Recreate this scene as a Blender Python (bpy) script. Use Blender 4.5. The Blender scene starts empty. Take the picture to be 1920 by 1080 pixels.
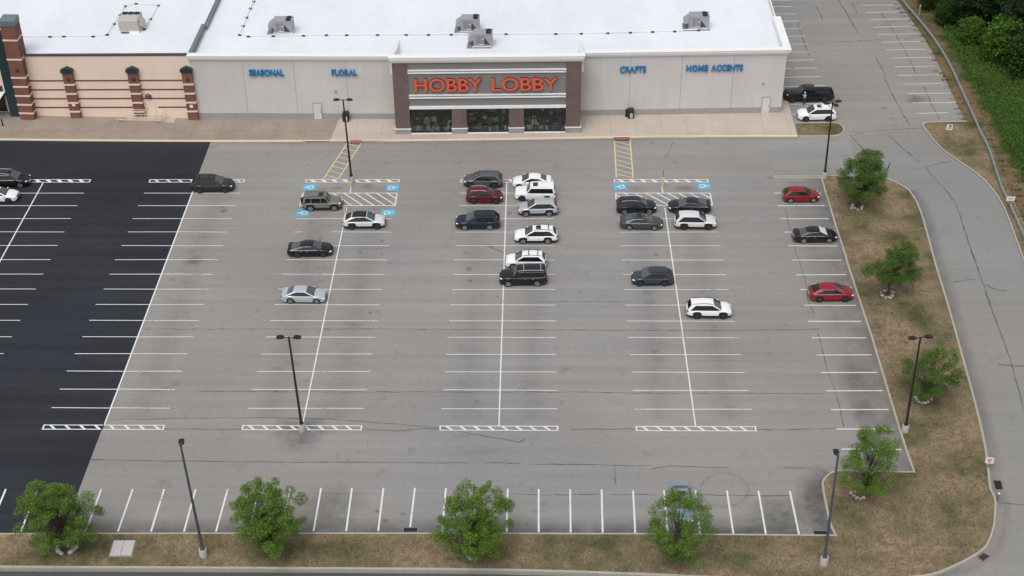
import bpy, bmesh, math, random
from math import sin, cos, pi, radians, sqrt, atan2, hypot
from mathutils import Vector, Matrix
from mathutils.geometry import tessellate_polygon
R = random.Random(7)
scn = bpy.context.scene
C = scn.collection

# ------------------------------------------------------------------ camera model (surveyed) and ground lookup
FPX, PIT, YAW, ROL, CH = 2703.42, radians(34.7393), radians(-1.0818), radians(-0.5621), 87.134

def bp(px, py, z=0.0, Y=None):
    a = (px - 960) / FPX; b = (py - 540) / FPX
    cr, sr = cos(ROL), sin(ROL)
    u = cr * a + sr * b; w = -sr * a + cr * b
    cp, sp = cos(PIT), sin(PIT)
    y = cp - w * sp; zz = -sp - w * cp
    c, s = cos(YAW), sin(YAW)
    X = c * u + s * y; Yy = -s * u + c * y
    t = (z - CH) / zz if Y is None else Y / Yy
    return Vector((X * t, Yy * t, CH + zz * t))

def G(px, py, z=0.0):
    p = bp(px, py, z)
    return (p.x, p.y)

def GL(pts, z=0.0):
    return [G(a, b, z) for a, b in pts]

# ------------------------------------------------------------------ materials
MATS = {}
def srgb(r, g, b):
    f = lambda c: (c / 255 / 12.92) if c / 255 <= .04045 else ((c / 255 + .055) / 1.055) ** 2.4
    return (f(r), f(g), f(b), 1)

class NT:
    def __init__(s, name):
        s.m = bpy.data.materials.new(name); s.m.use_nodes = True
        s.t = s.m.node_tree; s.t.nodes.clear()
        s.out = s.n('ShaderNodeOutputMaterial'); s.p = s.n('ShaderNodeBsdfPrincipled')
        s.l(s.p.outputs[0], s.out.inputs[0])
        s.tc = s.n('ShaderNodeTexCoord')
    def n(s, k, **kw):
        x = s.t.nodes.new(k)
        for a, b in kw.items(): setattr(x, a, b)
        return x
    def l(s, a, b): s.t.links.new(a, b)
    def noise(s, scale, detail=4, rough=.55, sc=(1, 1, 1), off=(0, 0, 0), coord='Object'):
        mp = s.n('ShaderNodeMapping'); mp.inputs['Scale'].default_value = sc; mp.inputs['Location'].default_value = off
        s.l(s.tc.outputs[coord], mp.inputs['Vector'])
        t = s.n('ShaderNodeTexNoise'); t.inputs['Scale'].default_value = scale; t.inputs['Detail'].default_value = detail
        t.inputs['Roughness'].default_value = rough
        s.l(mp.outputs[0], t.inputs['Vector'])
        return t.outputs['Fac']
    def ramp(s, fac, stops):
        r = s.n('ShaderNodeValToRGB'); e = r.color_ramp.elements
        while len(e) < len(stops): e.new(.5)
        for i, (p, c) in enumerate(stops):
            e[i].position = p; e[i].color = c if len(c) == 4 else (*c, 1)
        s.l(fac, r.inputs[0]); return r.outputs[0]
    def mix(s, fac, a, b, mode='MIX'):
        x = s.n('ShaderNodeMix', data_type='RGBA', blend_type=mode)
        for i, v in ((0, fac), (6, a), (7, b)):
            if hasattr(v, 'is_linked'): s.l(v, x.inputs[i])
            else: x.inputs[i].default_value = v
        return x.outputs[2]
    def mathn(s, op, a, b=0.0):
        x = s.n('ShaderNodeMath', operation=op)
        for i, v in enumerate((a, b)):
            if hasattr(v, 'is_linked'): s.l(v, x.inputs[i])
            else: x.inputs[i].default_value = v
        return x.outputs[0]
    def bump(s, h, strength=.3, dist=.02):
        b = s.n('ShaderNodeBump'); b.inputs['Strength'].default_value = strength; b.inputs['Distance'].default_value = dist
        s.l(h, b.inputs['Height']); s.l(b.outputs[0], s.p.inputs['Normal'])
    def col(s, c):
        if hasattr(c, 'is_linked'): s.l(c, s.p.inputs['Base Color'])
        else: s.p.inputs['Base Color'].default_value = c
    def set(s, **kw):
        for k, v in kw.items(): s.p.inputs[k.replace('_', ' ')].default_value = v
    def alpha(s, fac):
        tr = s.n('ShaderNodeBsdfTransparent'); mx = s.n('ShaderNodeMixShader')
        s.l(fac, mx.inputs[0]); s.l(tr.outputs[0], mx.inputs[1]); s.l(s.p.outputs[0], mx.inputs[2])
        s.l(mx.outputs[0], s.out.inputs[0])

def grey(v): return (v, v, v, 1)

def plain(name, c, rough=.6, var=.12, scale=3., metal=0., coat=0., spec=.5, bump=0.):
    if name in MATS: return MATS[name]
    s = NT(name)
    if var:
        f = s.noise(scale, 5)
        s.col(s.mix(f, tuple(x * (1 - var) for x in c[:3]) + (1,), tuple(min(1, x * (1 + var)) for x in c[:3]) + (1,)))
        if bump: s.bump(f, bump, .03)
    else: s.col(c)
    s.set(Roughness=rough, Metallic=metal)
    s.p.inputs['Coat Weight'].default_value = coat; s.p.inputs['Coat Roughness'].default_value = .06
    s.p.inputs['Specular IOR Level'].default_value = spec
    MATS[name] = s.m
    return s.m

def asphalt(name, base, amp=.10, streak=.10, spots=.3, rough=.9):
    s = NT(name)
    c = base
    big = s.noise(.055, 3, .5)
    v = s.ramp(big, [(.25, grey(1 - amp)), (.75, grey(1 + amp))])
    st = s.noise(1, 4, .6, (.035, .9, 1))
    v2 = s.ramp(st, [(.3, grey(1 - streak)), (.7, grey(1 + streak * .7))])
    fn = s.noise(2.2, 8, .7)
    v3 = s.ramp(fn, [(.25, grey(.90)), (.75, grey(1.06))])
    sp = s.noise(.42, 5, .62, off=(13, 4, 0))
    v4 = s.ramp(sp, [(.60, grey(1)), (.76, grey(1 - spots))])
    tint = s.ramp(s.noise(.03, 3, .5, off=(50, 9, 0)), [(.35, (1.03, 1.0, .965)), (.65, (.985, 1.0, 1.02))])
    o = s.mix(1., c, v, 'MULTIPLY'); o = s.mix(1., o, v2, 'MULTIPLY'); o = s.mix(1., o, v3, 'MULTIPLY')
    o = s.mix(1., o, v4, 'MULTIPLY'); o = s.mix(1., o, tint, 'MULTIPLY')
    s.col(o); s.set(Roughness=rough); s.p.inputs['Specular IOR Level'].default_value = .12
    s.bump(fn, .25, .02)
    return s.m

def paintmat(name, c, wear=.45):
    s = NT(name)
    s.col(s.mix(s.noise(1.5, 4), tuple(x * .86 for x in c[:3]) + (1,), c)); s.set(Roughness=.75)
    w = s.noise(1.3, 8, .72); g = s.noise(.35, 2, .5, off=(3, 8, 1))
    k = s.mathn('ADD', w, s.mathn('MULTIPLY', g, .5))
    a = s.ramp(k, [(wear - .05, grey(.12)), (wear + .12, grey(.95))])
    s.alpha(a)
    return s.m

def fademat(name, c, strength=.6, nscale=1.2):
    s = NT(name); s.col(c); s.set(Roughness=.8)
    at = s.n('ShaderNodeAttribute', attribute_name='fade')
    n = s.ramp(s.noise(nscale, 6, .65), [(.3, grey(.25)), (.7, grey(1))])
    s.alpha(s.mathn('MULTIPLY', s.mathn('MULTIPLY', at.outputs['Fac'], n), strength))
    return s.m

def grassmat(name, dry, straw, green, gbias=.52, scale=.35):
    s = NT(name)
    a = s.noise(scale, 6, .62); b = s.noise(scale * 6, 6, .7, off=(7, 1, 0)); d = s.noise(6.5, 6, .75, (1, .55, 1))
    c = s.mix(s.ramp(b, [(.35, grey(0)), (.65, grey(1))]), dry, straw)
    big = s.noise(scale * .28, 2, .5, off=(31, 12, 0))
    k = s.mathn('ADD', s.mathn('ADD', s.mathn('MULTIPLY', a, .5), s.mathn('MULTIPLY', b, .22)), s.mathn('MULTIPLY', big, .28))
    c = s.mix(s.ramp(k, [(gbias - .06, grey(0)), (gbias + .07, grey(1))]), c, green)
    c = s.mix(1., c, s.ramp(d, [(.28, grey(.55)), (.5, grey(1)), (.74, grey(1.45))]), 'MULTIPLY')
    s.col(c); s.set(Roughness=.95); s.p.inputs['Specular IOR Level'].default_value = .1
    s.bump(d, .7, .08)
    return s.m

def leafmat(name, dark, mid, light, sc=.45):
    s = NT(name)
    g = s.n('ShaderNodeNewGeometry')
    n = s.noise(sc, 3, .5)
    f = s.mathn('ADD', s.mathn('MULTIPLY', g.outputs['Random Per Island'], .55), s.mathn('MULTIPLY', n, .5))
    c = s.ramp(f, [(.22, dark), (.52, mid), (.85, light)])
    s.col(c); s.set(Roughness=.55); s.p.inputs['Specular IOR Level'].default_value = .3
    tl = s.n('ShaderNodeBsdfTranslucent'); s.l(c, tl.inputs[0])
    mx = s.n('ShaderNodeMixShader'); mx.inputs[0].default_value = .42
    s.l(s.p.outputs[0], mx.inputs[1]); s.l(tl.outputs[0], mx.inputs[2]); s.l(mx.outputs[0], s.out.inputs[0])
    return s.m

def brickmat(name, c1, c2, mortar, bw=.6, bh=.2):
    s = NT(name)
    mp = s.n('ShaderNodeMapping'); mp.inputs['Rotation'].default_value = (radians(90), 0, 0)
    s.l(s.tc.outputs['Object'], mp.inputs[0])
    b = s.n('ShaderNodeTexBrick'); b.inputs['Scale'].default_value = 1
    b.inputs['Brick Width'].default_value = bw; b.inputs['Row Height'].default_value = bh
    b.inputs['Mortar Size'].default_value = .015
    b.inputs['Color1'].default_value = c1; b.inputs['Color2'].default_value = c2; b.inputs['Mortar'].default_value = mortar
    s.l(mp.outputs[0], b.inputs[0])
    n = s.ramp(s.noise(.8, 5), [(.3, grey(.85)), (.7, grey(1.12))])
    s.col(s.mix(1., b.outputs[0], n, 'MULTIPLY')); s.set(Roughness=.85)
    return s.m

def roofmat(name, c, seam=3.05):
    s = NT(name)
    mp = s.n('ShaderNodeSeparateXYZ'); s.l(s.tc.outputs['Object'], mp.inputs[0])
    m = s.mathn('ABSOLUTE', s.mathn('SUBTRACT', s.mathn('FRACT', s.mathn('DIVIDE', mp.outputs[0], seam)), .5))
    line = s.ramp(m, [(.482, grey(1)), (.494, grey(.965))])
    d = s.ramp(s.noise(.16, 6, .6, (1, .35, 1)), [(.35, grey(.93)), (.65, grey(1.02))])
    d2 = s.ramp(s.noise(1.4, 6, .65), [(.3, grey(.95)), (.6, grey(1.))])
    o = s.mix(1., c, line, 'MULTIPLY'); o = s.mix(1., o, d, 'MULTIPLY'); o = s.mix(1., o, d2, 'MULTIPLY')
    s.col(o); s.set(Roughness=.6)
    return s.m

def wallmat(name, c, streak=.06):
    s = NT(name)
    a = s.ramp(s.noise(1, 5, .6, (.9, .9, .12)), [(.3, grey(1 - streak)), (.7, grey(1 + streak * .5))])
    b = s.ramp(s.noise(.25, 4, .5), [(.3, grey(.96)), (.7, grey(1.03))])
    s.col(s.mix(1., s.mix(1., c, a, 'MULTIPLY'), b, 'MULTIPLY')); s.set(Roughness=.85)
    return s.m

def concretemat(name, c, joint=(3.0, 3.0), amp=.10):
    s = NT(name)
    sp = s.n('ShaderNodeSeparateXYZ'); s.l(s.tc.outputs['Object'], sp.inputs[0])
    o = c
    for i in (0, 1):
        m = s.mathn('ABSOLUTE', s.mathn('SUBTRACT', s.mathn('FRACT', s.mathn('DIVIDE', sp.outputs[i], joint[i])), .5))
        o = s.mix(1., o, s.ramp(m, [(.485, grey(1)), (.494, grey(.80))]), 'MULTIPLY')
    o = s.mix(1., o, s.ramp(s.noise(.3, 5, .6), [(.3, grey(1 - amp)), (.7, grey(1 + amp * .6))]), 'MULTIPLY')
    o = s.mix(1., o, s.ramp(s.noise(3, 6, .7), [(.3, grey(.9)), (.7, grey(1.07))]), 'MULTIPLY')
    s.col(o); s.set(Roughness=.9)
    return s.m

def glassmat(name, c=(.035, .045, .047, 1), ior=1.7, rough=.05):
    if name in MATS: return MATS[name]
    s = NT(name); s.col(c); s.set(Roughness=rough, IOR=ior); s.p.inputs['Specular IOR Level'].default_value = .6
    MATS[name] = s.m; return s.m

def paneglass(name):
    s = NT(name)
    tr = s.n('ShaderNodeBsdfTransparent'); tr.inputs[0].default_value = (.62, .68, .66, 1)
    gl = s.n('ShaderNodeBsdfGlossy'); gl.inputs['Roughness'].default_value = .03; tr.inputs[0].default_value = (.70, .76, .74, 1)
    mx = s.n('ShaderNodeMixShader'); mx.inputs[0].default_value = .07
    s.l(tr.outputs[0], mx.inputs[1]); s.l(gl.outputs[0], mx.inputs[2]); s.l(mx.outputs[0], s.out.inputs[0])
    return s.m

def carpaint(name, c, metal=.0, rough=.28):
    if name in MATS: return MATS[name]
    s = NT(name); s.col(c); s.set(Roughness=rough, Metallic=metal)
    s.p.inputs['Coat Weight'].default_value = .45; s.p.inputs['Coat Roughness'].default_value = .05; s.p.inputs['Specular IOR Level'].default_value = .35
    MATS[name] = s.m; return s.m

M = {}
M['asphalt'] = asphalt('old_grey_asphalt', (.264, .2555, .2455, 1), .08, .09, .24)
M['road'] = asphalt('light_road_asphalt', (.240, .2355, .228, 1), .08, .05, .16)
M['darkroad'] = asphalt('dark_road_asphalt', (.085, .082, .08, 1), .12, .05, .2)
M['sealed'] = asphalt('fresh_sealcoat', (.030, .0328, .0412, 1), .18, .2, .25, .85)
M['white_paint'] = paintmat('worn_white_paint', (.74, .74, .73, 1), .53)
M['faded_paint'] = paintmat('faded_white_paint', (.74, .74, .73, 1), .57)
M['fresh_paint'] = paintmat('fresh_white_paint', (.80, .80, .80, 1), .30)
M['yellow_paint'] = paintmat('faded_yellow_paint', (.72, .60, .36, 1), .50)
M['blue_paint'] = paintmat('accessible_blue_paint', (.12, .42, .62, 1), .47)
M['crack'] = fademat('crack_sealant', (.055, .053, .051, 1), .66, 1.1)
M['stain'] = fademat('oil_stain', (.05, .05, .052, 1), .62)
M['gutterdirt'] = fademat('gutter_dirt', (.055, .055, .058, 1), .62, .5)
M['kerb'] = plain('kerb_concrete', (.37, .35, .295, 1), .9, .18, 2)
M['yellowkerb'] = plain('yellow_kerb_paint', (.70, .58, .40, 1), .8, .12, 2)
M['gutter'] = plain('gutter_concrete', (.215, .205, .185, 1), .9, .15, 2)
M['walk_l'] = concretemat('brown_walkway_concrete', (.295, .245, .20, 1), (3.6, 8), .14)
M['walk_r'] = concretemat('pale_walkway_concrete', (.475, .405, .345, 1), (3.2, 2.9), .10)
M['lawn'] = grassmat('dry_lawn', (.155, .112, .074, 1), (.285, .220, .138, 1), (.074, .080, .035, 1), .525, .26)
M['bank'] = grassmat('dry_bank', (.145, .10, .065, 1), (.20, .14, .075, 1), (.07, .085, .034, 1), .53, .3)
M['field'] = grassmat('field_grass', (.05, .085, .024, 1), (.075, .10, .034, 1), (.04, .085, .02, 1), .48, .1)
M['roof'] = roofmat('white_roof_membrane', (.73, .765, .81, 1))
M['wall'] = wallmat('grey_white_wall', (.565, .545, .53, 1), .05)
M['basecourse'] = plain('grey_block_base', (.31, .305, .30, 1), .9, .10, 1.5)
M['peach'] = wallmat('peach_wall', (.79, .635, .52, 1), .03)
M['redbrick'] = brickmat('red_brick', (.20, .07, .048, 1), (.165, .058, .042, 1), (.22, .13, .10, 1), .4, .13)
M['redband'] = plain('red_brick_band', (.17, .05, .038, 1), .85, .15, 3)
M['brick'] = brickmat('brown_brick', (.155, .108, .10, 1), (.13, .09, .085, 1), (.15, .12, .115, 1), .5, .17)
M['eifs'] = wallmat('grey_stucco', (.205, .20, .197, 1), .05)
M['trim'] = plain('white_trim', (.78, .78, .78, 1), .6, .04, 1)
M['cream'] = plain('cream_trim', (.72, .60, .50, 1), .7, .05, 1)
M['stone'] = brickmat('grey_stone_base', (.30, .30, .30, 1), (.26, .26, .26, 1), (.36, .36, .36, 1), .6, .25)
M['teal'] = plain('dark_green_metal', (.014, .036, .042, 1), .5, .1, 1)
M['grey_teal'] = plain('weathered_green_metal', (.13, .18, .19, 1), .5, .1, 1)
M['darkedge'] = plain('dark_metal_edge', (.06, .065, .075, 1), .5, .1, 1)
M['orange'] = plain('orange_sign_face', (.74, .11, .045, 1), .4, .03, 1)
M['orange_side'] = plain('dark_red_sign_return', (.12, .012, .008, 1), .5, .03, 1)
M['blue'] = plain('blue_sign_face', (.006, .21, .47, 1), .4, .03, 1)
M['blue_side'] = plain('blue_sign_return', (.003, .09, .26, 1), .5, .03, 1)
M['frame'] = plain('dark_window_frame', (.012, .014, .014, 1), .4, .05, 1)
M['pane'] = paneglass('shop_glass')
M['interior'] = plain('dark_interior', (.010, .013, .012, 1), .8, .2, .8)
M['doorw'] = plain('pale_door_paint', (.60, .60, .60, 1), .6, .05, 1)
M['joint'] = plain('dark_joint', (.24, .235, .23, 1), .9, .05, 1)
M['rtu'] = plain('grey_unit_metal', (.30, .30, .33, 1), .5, .1, 1.2)
M['rtub'] = plain('beige_unit_metal', (.46, .43, .40, 1), .55, .08, 1.2)
M['rtudark'] = plain('dark_coil', (.045, .045, .05, 1), .7, .1, 3)
M['pad'] = plain('grey_roof_pad', (.21, .215, .225, 1), .9, .1, 2)
M['fan'] = plain('fan_black', (.012, .012, .02, 1), .6, .0)
M['bronze'] = plain('bronze_pole', (.022, .019, .018, 1), .45, .1, 2)
M['bluegrey'] = plain('blue_grey_pole', (.07, .08, .105, 1), .45, .1, 2)
M['black'] = plain('black_metal', (.01, .01, .01, 1), .45, .0)
M['led'] = plain('lamp_lens', (.5, .5, .5, 1), .3, .0)
M['conc'] = plain('pale_concrete', (.40, .385, .36, 1), .9, .16, 3)
M['padconc'] = plain('utility_pad_concrete', (.44, .43, .42, 1), .9, .10, 2)
M['yellowpost'] = plain('yellow_post_paint', (.62, .49, .24, 1), .6, .12, 3)
M['signwhite'] = plain('sign_white', (.78, .77, .76, 1), .5, .03, 2)
M['signred'] = plain('sign_red', (.45, .06, .06, 1), .5, .03, 2)
M['signblack'] = plain('sign_black', (.02, .02, .02, 1), .5, .0)
M['bluepost'] = plain('blue_post', (.05, .13, .24, 1), .5, .08, 2)
M['galv'] = plain('galvanised_steel', (.215, .265, .285, 1), .42, .15, 3, metal=.0)
M['post'] = plain('weathered_post', (.16, .15, .13, 1), .8, .2, 3)
M['redpad'] = plain('red_tactile_pad', (.36, .13, .115, 1), .85, .1, 3)
M['redpad2'] = plain('brown_tactile_pad', (.23, .09, .075, 1), .85, .1, 3)
M['iron'] = plain('rusty_iron', (.03, .02, .019, 1), .85, .2, 5)
M['binblack'] = plain('bin_black', (.012, .012, .012, 1), .6, .05, 2)
M['binlight'] = plain('bin_door', (.42, .40, .36, 1), .7, .05, 2)
M['railcream'] = plain('cream_rail_paint', (.62, .54, .45, 1), .5, .05, 2)
M['rock'] = plain('whitish_rock', (.44, .42, .37, 1), .9, .22, 3, bump=.4)
M['bark'] = plain('grey_bark', (.07, .055, .043, 1), .95, .25, 6, bump=.6)
M['mulch'] = fademat('bare_soil', (.12, .095, .078, 1), .75)
M['leaf'] = leafmat('street_leaves', (.068, .138, .020, 1), (.150, .270, .038, 1), (.255, .390, .080, 1))
M['leaf2'] = leafmat('street_leaves_dark', (.052, .112, .020, 1), (.112, .210, .036, 1), (.190, .300, .068, 1))
M['wood_dark'] = leafmat('wood_leaves_dark', (.012, .032, .012, 1), (.025, .056, .018, 1), (.046, .088, .028, 1), .25)
M['wood_mid'] = leafmat('wood_leaves_mid', (.020, .050, .011, 1), (.042, .092, .016, 1), (.080, .145, .028, 1), .3)
M['wood_light'] = leafmat('wood_leaves_light', (.045, .110, .014, 1), (.090, .190, .022, 1), (.150, .275, .040, 1), .3)
M['weed'] = leafmat('weed_leaves', (.055, .118, .022, 1), (.105, .200, .036, 1), (.165, .275, .058, 1), .12)
M['tyre'] = plain('tyre_rubber', (.012, .012, .012, 1), .85, .0)
M['rim'] = plain('alloy_rim', (.36, .35, .33, 1), .35, .0, metal=.6)
M['rimdark'] = plain('dark_rim', (.035, .035, .035, 1), .4, .0)
M['clad'] = plain('black_cladding', (.018, .018, .019, 1), .7, .0)
M['chrome'] = plain('bright_trim', (.62, .62, .63, 1), .25, .0, metal=.7)
M['lamp'] = plain('headlamp_glass', (.75, .76, .78, 1), .15, .0)
M['tail'] = plain('tail_lamp_red', (.26, .012, .014, 1), .2, .0)
M['glass'] = glassmat('car_glass', (.010, .012, .013, 1), 1.5)
M['screen'] = glassmat('car_windscreen', (.06, .075, .076, 1), 1.8)
M['shade'] = plain('silver_sun_shade', (.55, .62, .62, 1), .4, .05, 3)

# ------------------------------------------------------------------ mesh builder
def tag(o, label=None, cat=None, group=None, kind=None):
    for k, v in (('label', label), ('category', cat), ('group', group), ('kind', kind)):
        if v: o[k] = v
    return o

def empty(name, loc, rz=0., label=None, cat=None, group=None):
    o = bpy.data.objects.new(name, None); C.objects.link(o)
    o.location = loc; o.rotation_euler = (0, 0, rz); o.empty_display_size = .3
    return tag(o, label, cat, group)

class MB:
    def __init__(s): s.v = []; s.f = []; s.m = []; s.fade = []
    def face(s, pts, mi=0, fade=None):
        i = len(s.v); s.v += [tuple(p) for p in pts]; s.f.append(tuple(range(i, i + len(pts)))); s.m.append(mi)
        s.fade += list(fade) if fade else [1.] * len(pts)
        return s
    def box(s, x0, x1, y0, y1, z0, z1, mi=0):
        return s.prism([(x0, y0), (x1, y0), (x1, y1), (x0, y1)], z0, z1, mi)
    def prism(s, poly, z0, z1, mi=0, fn=None, cap=True):
        n = len(poly); i = len(s.v)
        zz0 = z0 if callable(z0) else (lambda x, y: z0); zz1 = z1 if callable(z1) else (lambda x, y: z1)
        s.v += [(x, y, zz0(x, y)) for x, y in poly] + [(x, y, zz1(x, y)) for x, y in poly]
        s.fade += [1.] * (2 * n)
        for k in range(n):
            s.f.append((i + k, i + (k + 1) % n, i + n + (k + 1) % n, i + n + k)); s.m.append(mi)
        if cap:
            s.f.append(tuple(i + n + k for k in range(n))); s.m.append(mi)
            s.f.append(tuple(i + n - 1 - k for k in range(n))); s.m.append(mi)
        return s
    def loft(s, rings, mi=0, closed=True, caps=True, mf=None):
        i = len(s.v); n = len(rings[0])
        for r in rings: s.v += [tuple(p) for p in r]
        s.fade += [1.] * (n * len(rings))
        for a in range(len(rings) - 1):
            for k in range(n if closed else n - 1):
                k2 = (k + 1) % n
                s.f.append((i + a * n + k, i + a * n + k2, i + (a + 1) * n + k2, i + (a + 1) * n + k)); s.m.append(mf(a, k) if mf else mi)
        if caps:
            s.f.append(tuple(i + n - 1 - k for k in range(n))); s.m.append(mi)
            b = i + (len(rings) - 1) * n; s.f.append(tuple(b + k for k in range(n))); s.m.append(mi)
        return s
    def tube(s, path, r, n=8, mi=0, caps=True):
        P = [Vector(p) for p in path]; rs = r if isinstance(r, (list, tuple)) else [r] * len(P); rings = []
        for k, p in enumerate(P):
            d = (P[min(k + 1, len(P) - 1)] - P[max(k - 1, 0)]).normalized()
            a = Vector((0, 0, 1)) if abs(d.z) < .9 else Vector((1, 0, 0))
            u = d.cross(a).normalized(); w = u.cross(d)
            rings.append([p + (u * cos(2 * pi * j / n) + w * sin(2 * pi * j / n)) * rs[k] for j in range(n)])
        return s.loft(rings, mi, True, caps)
    def ell(s, c, r, n=10, m=6, mi=0, jit=0., rng=None):
        rings = []
        for a in range(1, m):
            t = pi * a / m - pi / 2
            rings.append([(c[0] + r[0] * cos(t) * cos(2 * pi * k / n) * (1 + (rng.uniform(-jit, jit) if jit else 0)),
                           c[1] + r[1] * cos(t) * sin(2 * pi * k / n) * (1 + (rng.uniform(-jit, jit) if jit else 0)),
                           c[2] + r[2] * sin(t) * (1 + (rng.uniform(-jit, jit) if jit else 0))) for k in range(n)])
        return s.loft(rings, mi)
    def poly2d(s, pts, z, mi=0):
        tr = tessellate_polygon([[Vector((x, y, 0)) for x, y in pts]])
        i = len(s.v); s.v += [(x, y, z) for x, y in pts]; s.fade += [1.] * len(pts)
        for t in tr:
            a, b, c = [Vector((*pts[k], 0)) for k in t]
            if (b - a).cross(c - a).z < 0: t = (t[0], t[2], t[1])
            s.f.append(tuple(i + k for k in t)); s.m.append(mi)
        return s
    def line2d(s, a, b, w, z, mi=0):
        a = Vector((*a, 0)); b = Vector((*b, 0)); d = (b - a).normalized(); n = Vector((-d.y, d.x, 0)) * w / 2
        return s.face([(p.x, p.y, z) for p in (a - n, b - n, b + n, a + n)], mi)
    def build(s, name, mats, parent=None, org=(0, 0, 0), smooth=None, fade=False, top=None):
        me = bpy.data.meshes.new(name)
        o3 = Vector(org)
        me.from_pydata([Vector(p) - o3 for p in s.v], [], s.f)
        mats = mats if isinstance(mats, (list, tuple)) else [mats]
        for m in mats: me.materials.append(m)
        me.polygons.foreach_set('material_index', s.m)
        if fade:
            at = me.attributes.new('fade', 'FLOAT', 'POINT'); at.data.foreach_set('value', s.fade)
        me.update()
        if smooth:
            me.polygons.foreach_set('use_smooth', [True] * len(me.polygons))
            me.set_sharp_from_angle(angle=radians(smooth))
        o = bpy.data.objects.new(name, me); C.objects.link(o)
        if parent: o.parent = parent
        elif any(org): o.location = org
        return o

def structure(o): o['kind'] = 'structure'; return o

def resample(pts, step):
    out = [Vector((*pts[0], 0))]
    for a, b in zip(pts, pts[1:]):
        a = Vector((*a, 0)); b = Vector((*b, 0)); n = max(1, int((b - a).length / step))
        out += [a.lerp(b, k / n) for k in range(1, n + 1)]
    return [(p.x, p.y) for p in out]

def smooth_line(pts, n=4, closed=False):
    # Catmull-Rom
    out = []; N = len(pts)
    rng = range(N) if closed else range(N - 1)
    g = (lambda i: pts[i % N]) if closed else (lambda i: pts[max(0, min(N - 1, i))])
    for i in rng:
        p0, p1, p2, p3 = g(i - 1), g(i), g(i + 1), g(i + 2)
        for k in range(n):
            t = k / n
            out.append(tuple(.5 * (2 * p1[j] + (p2[j] - p0[j]) * t + (2 * p0[j] - 5 * p1[j] + 4 * p2[j] - p3[j]) * t * t
                             + (3 * p1[j] - p0[j] - 3 * p2[j] + p3[j]) * t ** 3) for j in (0, 1)))
    if not closed: out.append(tuple(pts[-1]))
    return out

def offsets(pts, d, closed=False):
    out = []; N = len(pts)
    for i in range(N):
        a = Vector(pts[i - 1] if (i or closed) else pts[0]); b = Vector(pts[(i + 1) % N] if (i < N - 1 or closed) else pts[i]); c = Vector(pts[i])
        d1 = (c - a).normalized() if (c - a).length > 1e-6 else (b - c).normalized()
        d2 = (b - c).normalized() if (b - c).length > 1e-6 else d1
        n1 = Vector((-d1.y, d1.x)); n2 = Vector((-d2.y, d2.x)); n = n1 + n2
        n = n.normalized() if n.length > 1e-4 else n1
        k = d / max(.45, n.dot(n1))
        out.append((c.x + n.x * k, c.y + n.y * k))
    return out

def ribbon(mb, pts, d0, d1, z0, z1, closed=False, f0=1., f1=1.):
    a = offsets(pts, d0, closed); b = offsets(pts, d1, closed); N = len(pts)
    for i in range(N if closed else N - 1):
        j = (i + 1) % N
        mb.face([(*a[i], z0), (*a[j], z0), (*b[j], z1), (*b[i], z1)], 0, (f0, f0, f1, f1))

def kerb(mb, pts, w=.2, h=.15, closed=False, low=-.05):
    """raised kerb, w to the left of the running direction"""
    ribbon(mb, pts, 0, .02, low, h - .02, closed); ribbon(mb, pts, .02, .04, h - .02, h, closed)
    ribbon(mb, pts, .04, w, h, h, closed); ribbon(mb, pts, w, w + .01, h, h - .1, closed)

# ------------------------------------------------------------------ setting: terrain, asphalt
mb = MB(); mb.face([(-1500, -300, -.06), (1500, -300, -.06), (1500, 2500, -.06), (-1500, 2500, -.06)])
structure(mb.build('ground', M['field']))

outer = GL([(1738, 231), (1733, 233), (1731.8, 236), (1743.4, 253), (1767, 279), (1795, 300), (1829, 323), (1855, 347), (1875.7, 375), (1891, 406), (1907, 450), (1919, 482), (1950, 570), (1985, 700), (2010, 860), (2020, 1000), (2022, 1150)])
outer_s = smooth_line(outer, 4)
uplot = GL([(1681, 0), (1699, 23), (1725, 60), (1746, 93), (1774.5, 153), (1811, 229)])
mb = MB()
lot = [(-140, 30), (60, 30)] + [p for p in reversed(outer_s)] + [uplot[-1]] + list(reversed(uplot)) + [(52.5, 215), (50, 290), (-140, 290)]
mb.poly2d(lot, 0.0); structure(mb.build('parking_lot', M['asphalt']))

mb = MB(); mb.poly2d([(-130, 88), (-40.3, 88), (-40.35, 157.62), (-130, 158.6)], .004)
structure(mb.build('sealed_asphalt', M['sealed']))

# main island (bottom strip + right peninsula), outline counter-clockwise
isl_bottom = GL([(-500, 1062), (0, 1066), (240, 1067), (800, 1070), (1000, 1073), (1200, 1079.5), (1350, 1086), (1500, 1091), (1620, 1091), (1700, 1086), (1751, 1079.6), (1795, 1062), (1829, 1044), (1849.7, 1028), (1860, 1007.5), (1866.6, 981.5), (1868.5, 945), (1865, 929.7), (1858.8, 916.7), (1855, 885.6), (1849.8, 844), (1840.7, 800)])
isl_right = GL([(1826, 741.7), (1806.7, 672), (1790, 611), (1773, 553), (1756.7, 500), (1748.6, 471), (1738, 432), (1728, 398.6), (1717.5, 375), (1704.5, 357), (1684, 344), (1663, 336), (1620, 332), (1570, 330.5), (1545, 330.5)])
isl_finger = GL([(1452, 330.5), (1447, 332.3), (1452, 334.6)])
isl_lot = GL([(1539, 335), (1545, 358), (1553, 383), (1565, 425), (1582.5, 478), (1588.6, 500), (1604, 547), (1631.7, 630.5), (1656.7, 714), (1682.5, 800), (1699, 852), (1711, 885)])
isl_pen = GL([(1678.6, 885), (1621.5, 883.5), (1575, 882.5), (1556.7, 887), (1543.7, 898.5), (1540, 911.5), (1546, 945), (1554, 981.5), (1564, 1004)])
isl_top = GL([(1500, 1003.5), (1200, 1001), (800, 1000), (400, 1000), (0, 1001), (-500, 1004)])
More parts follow.
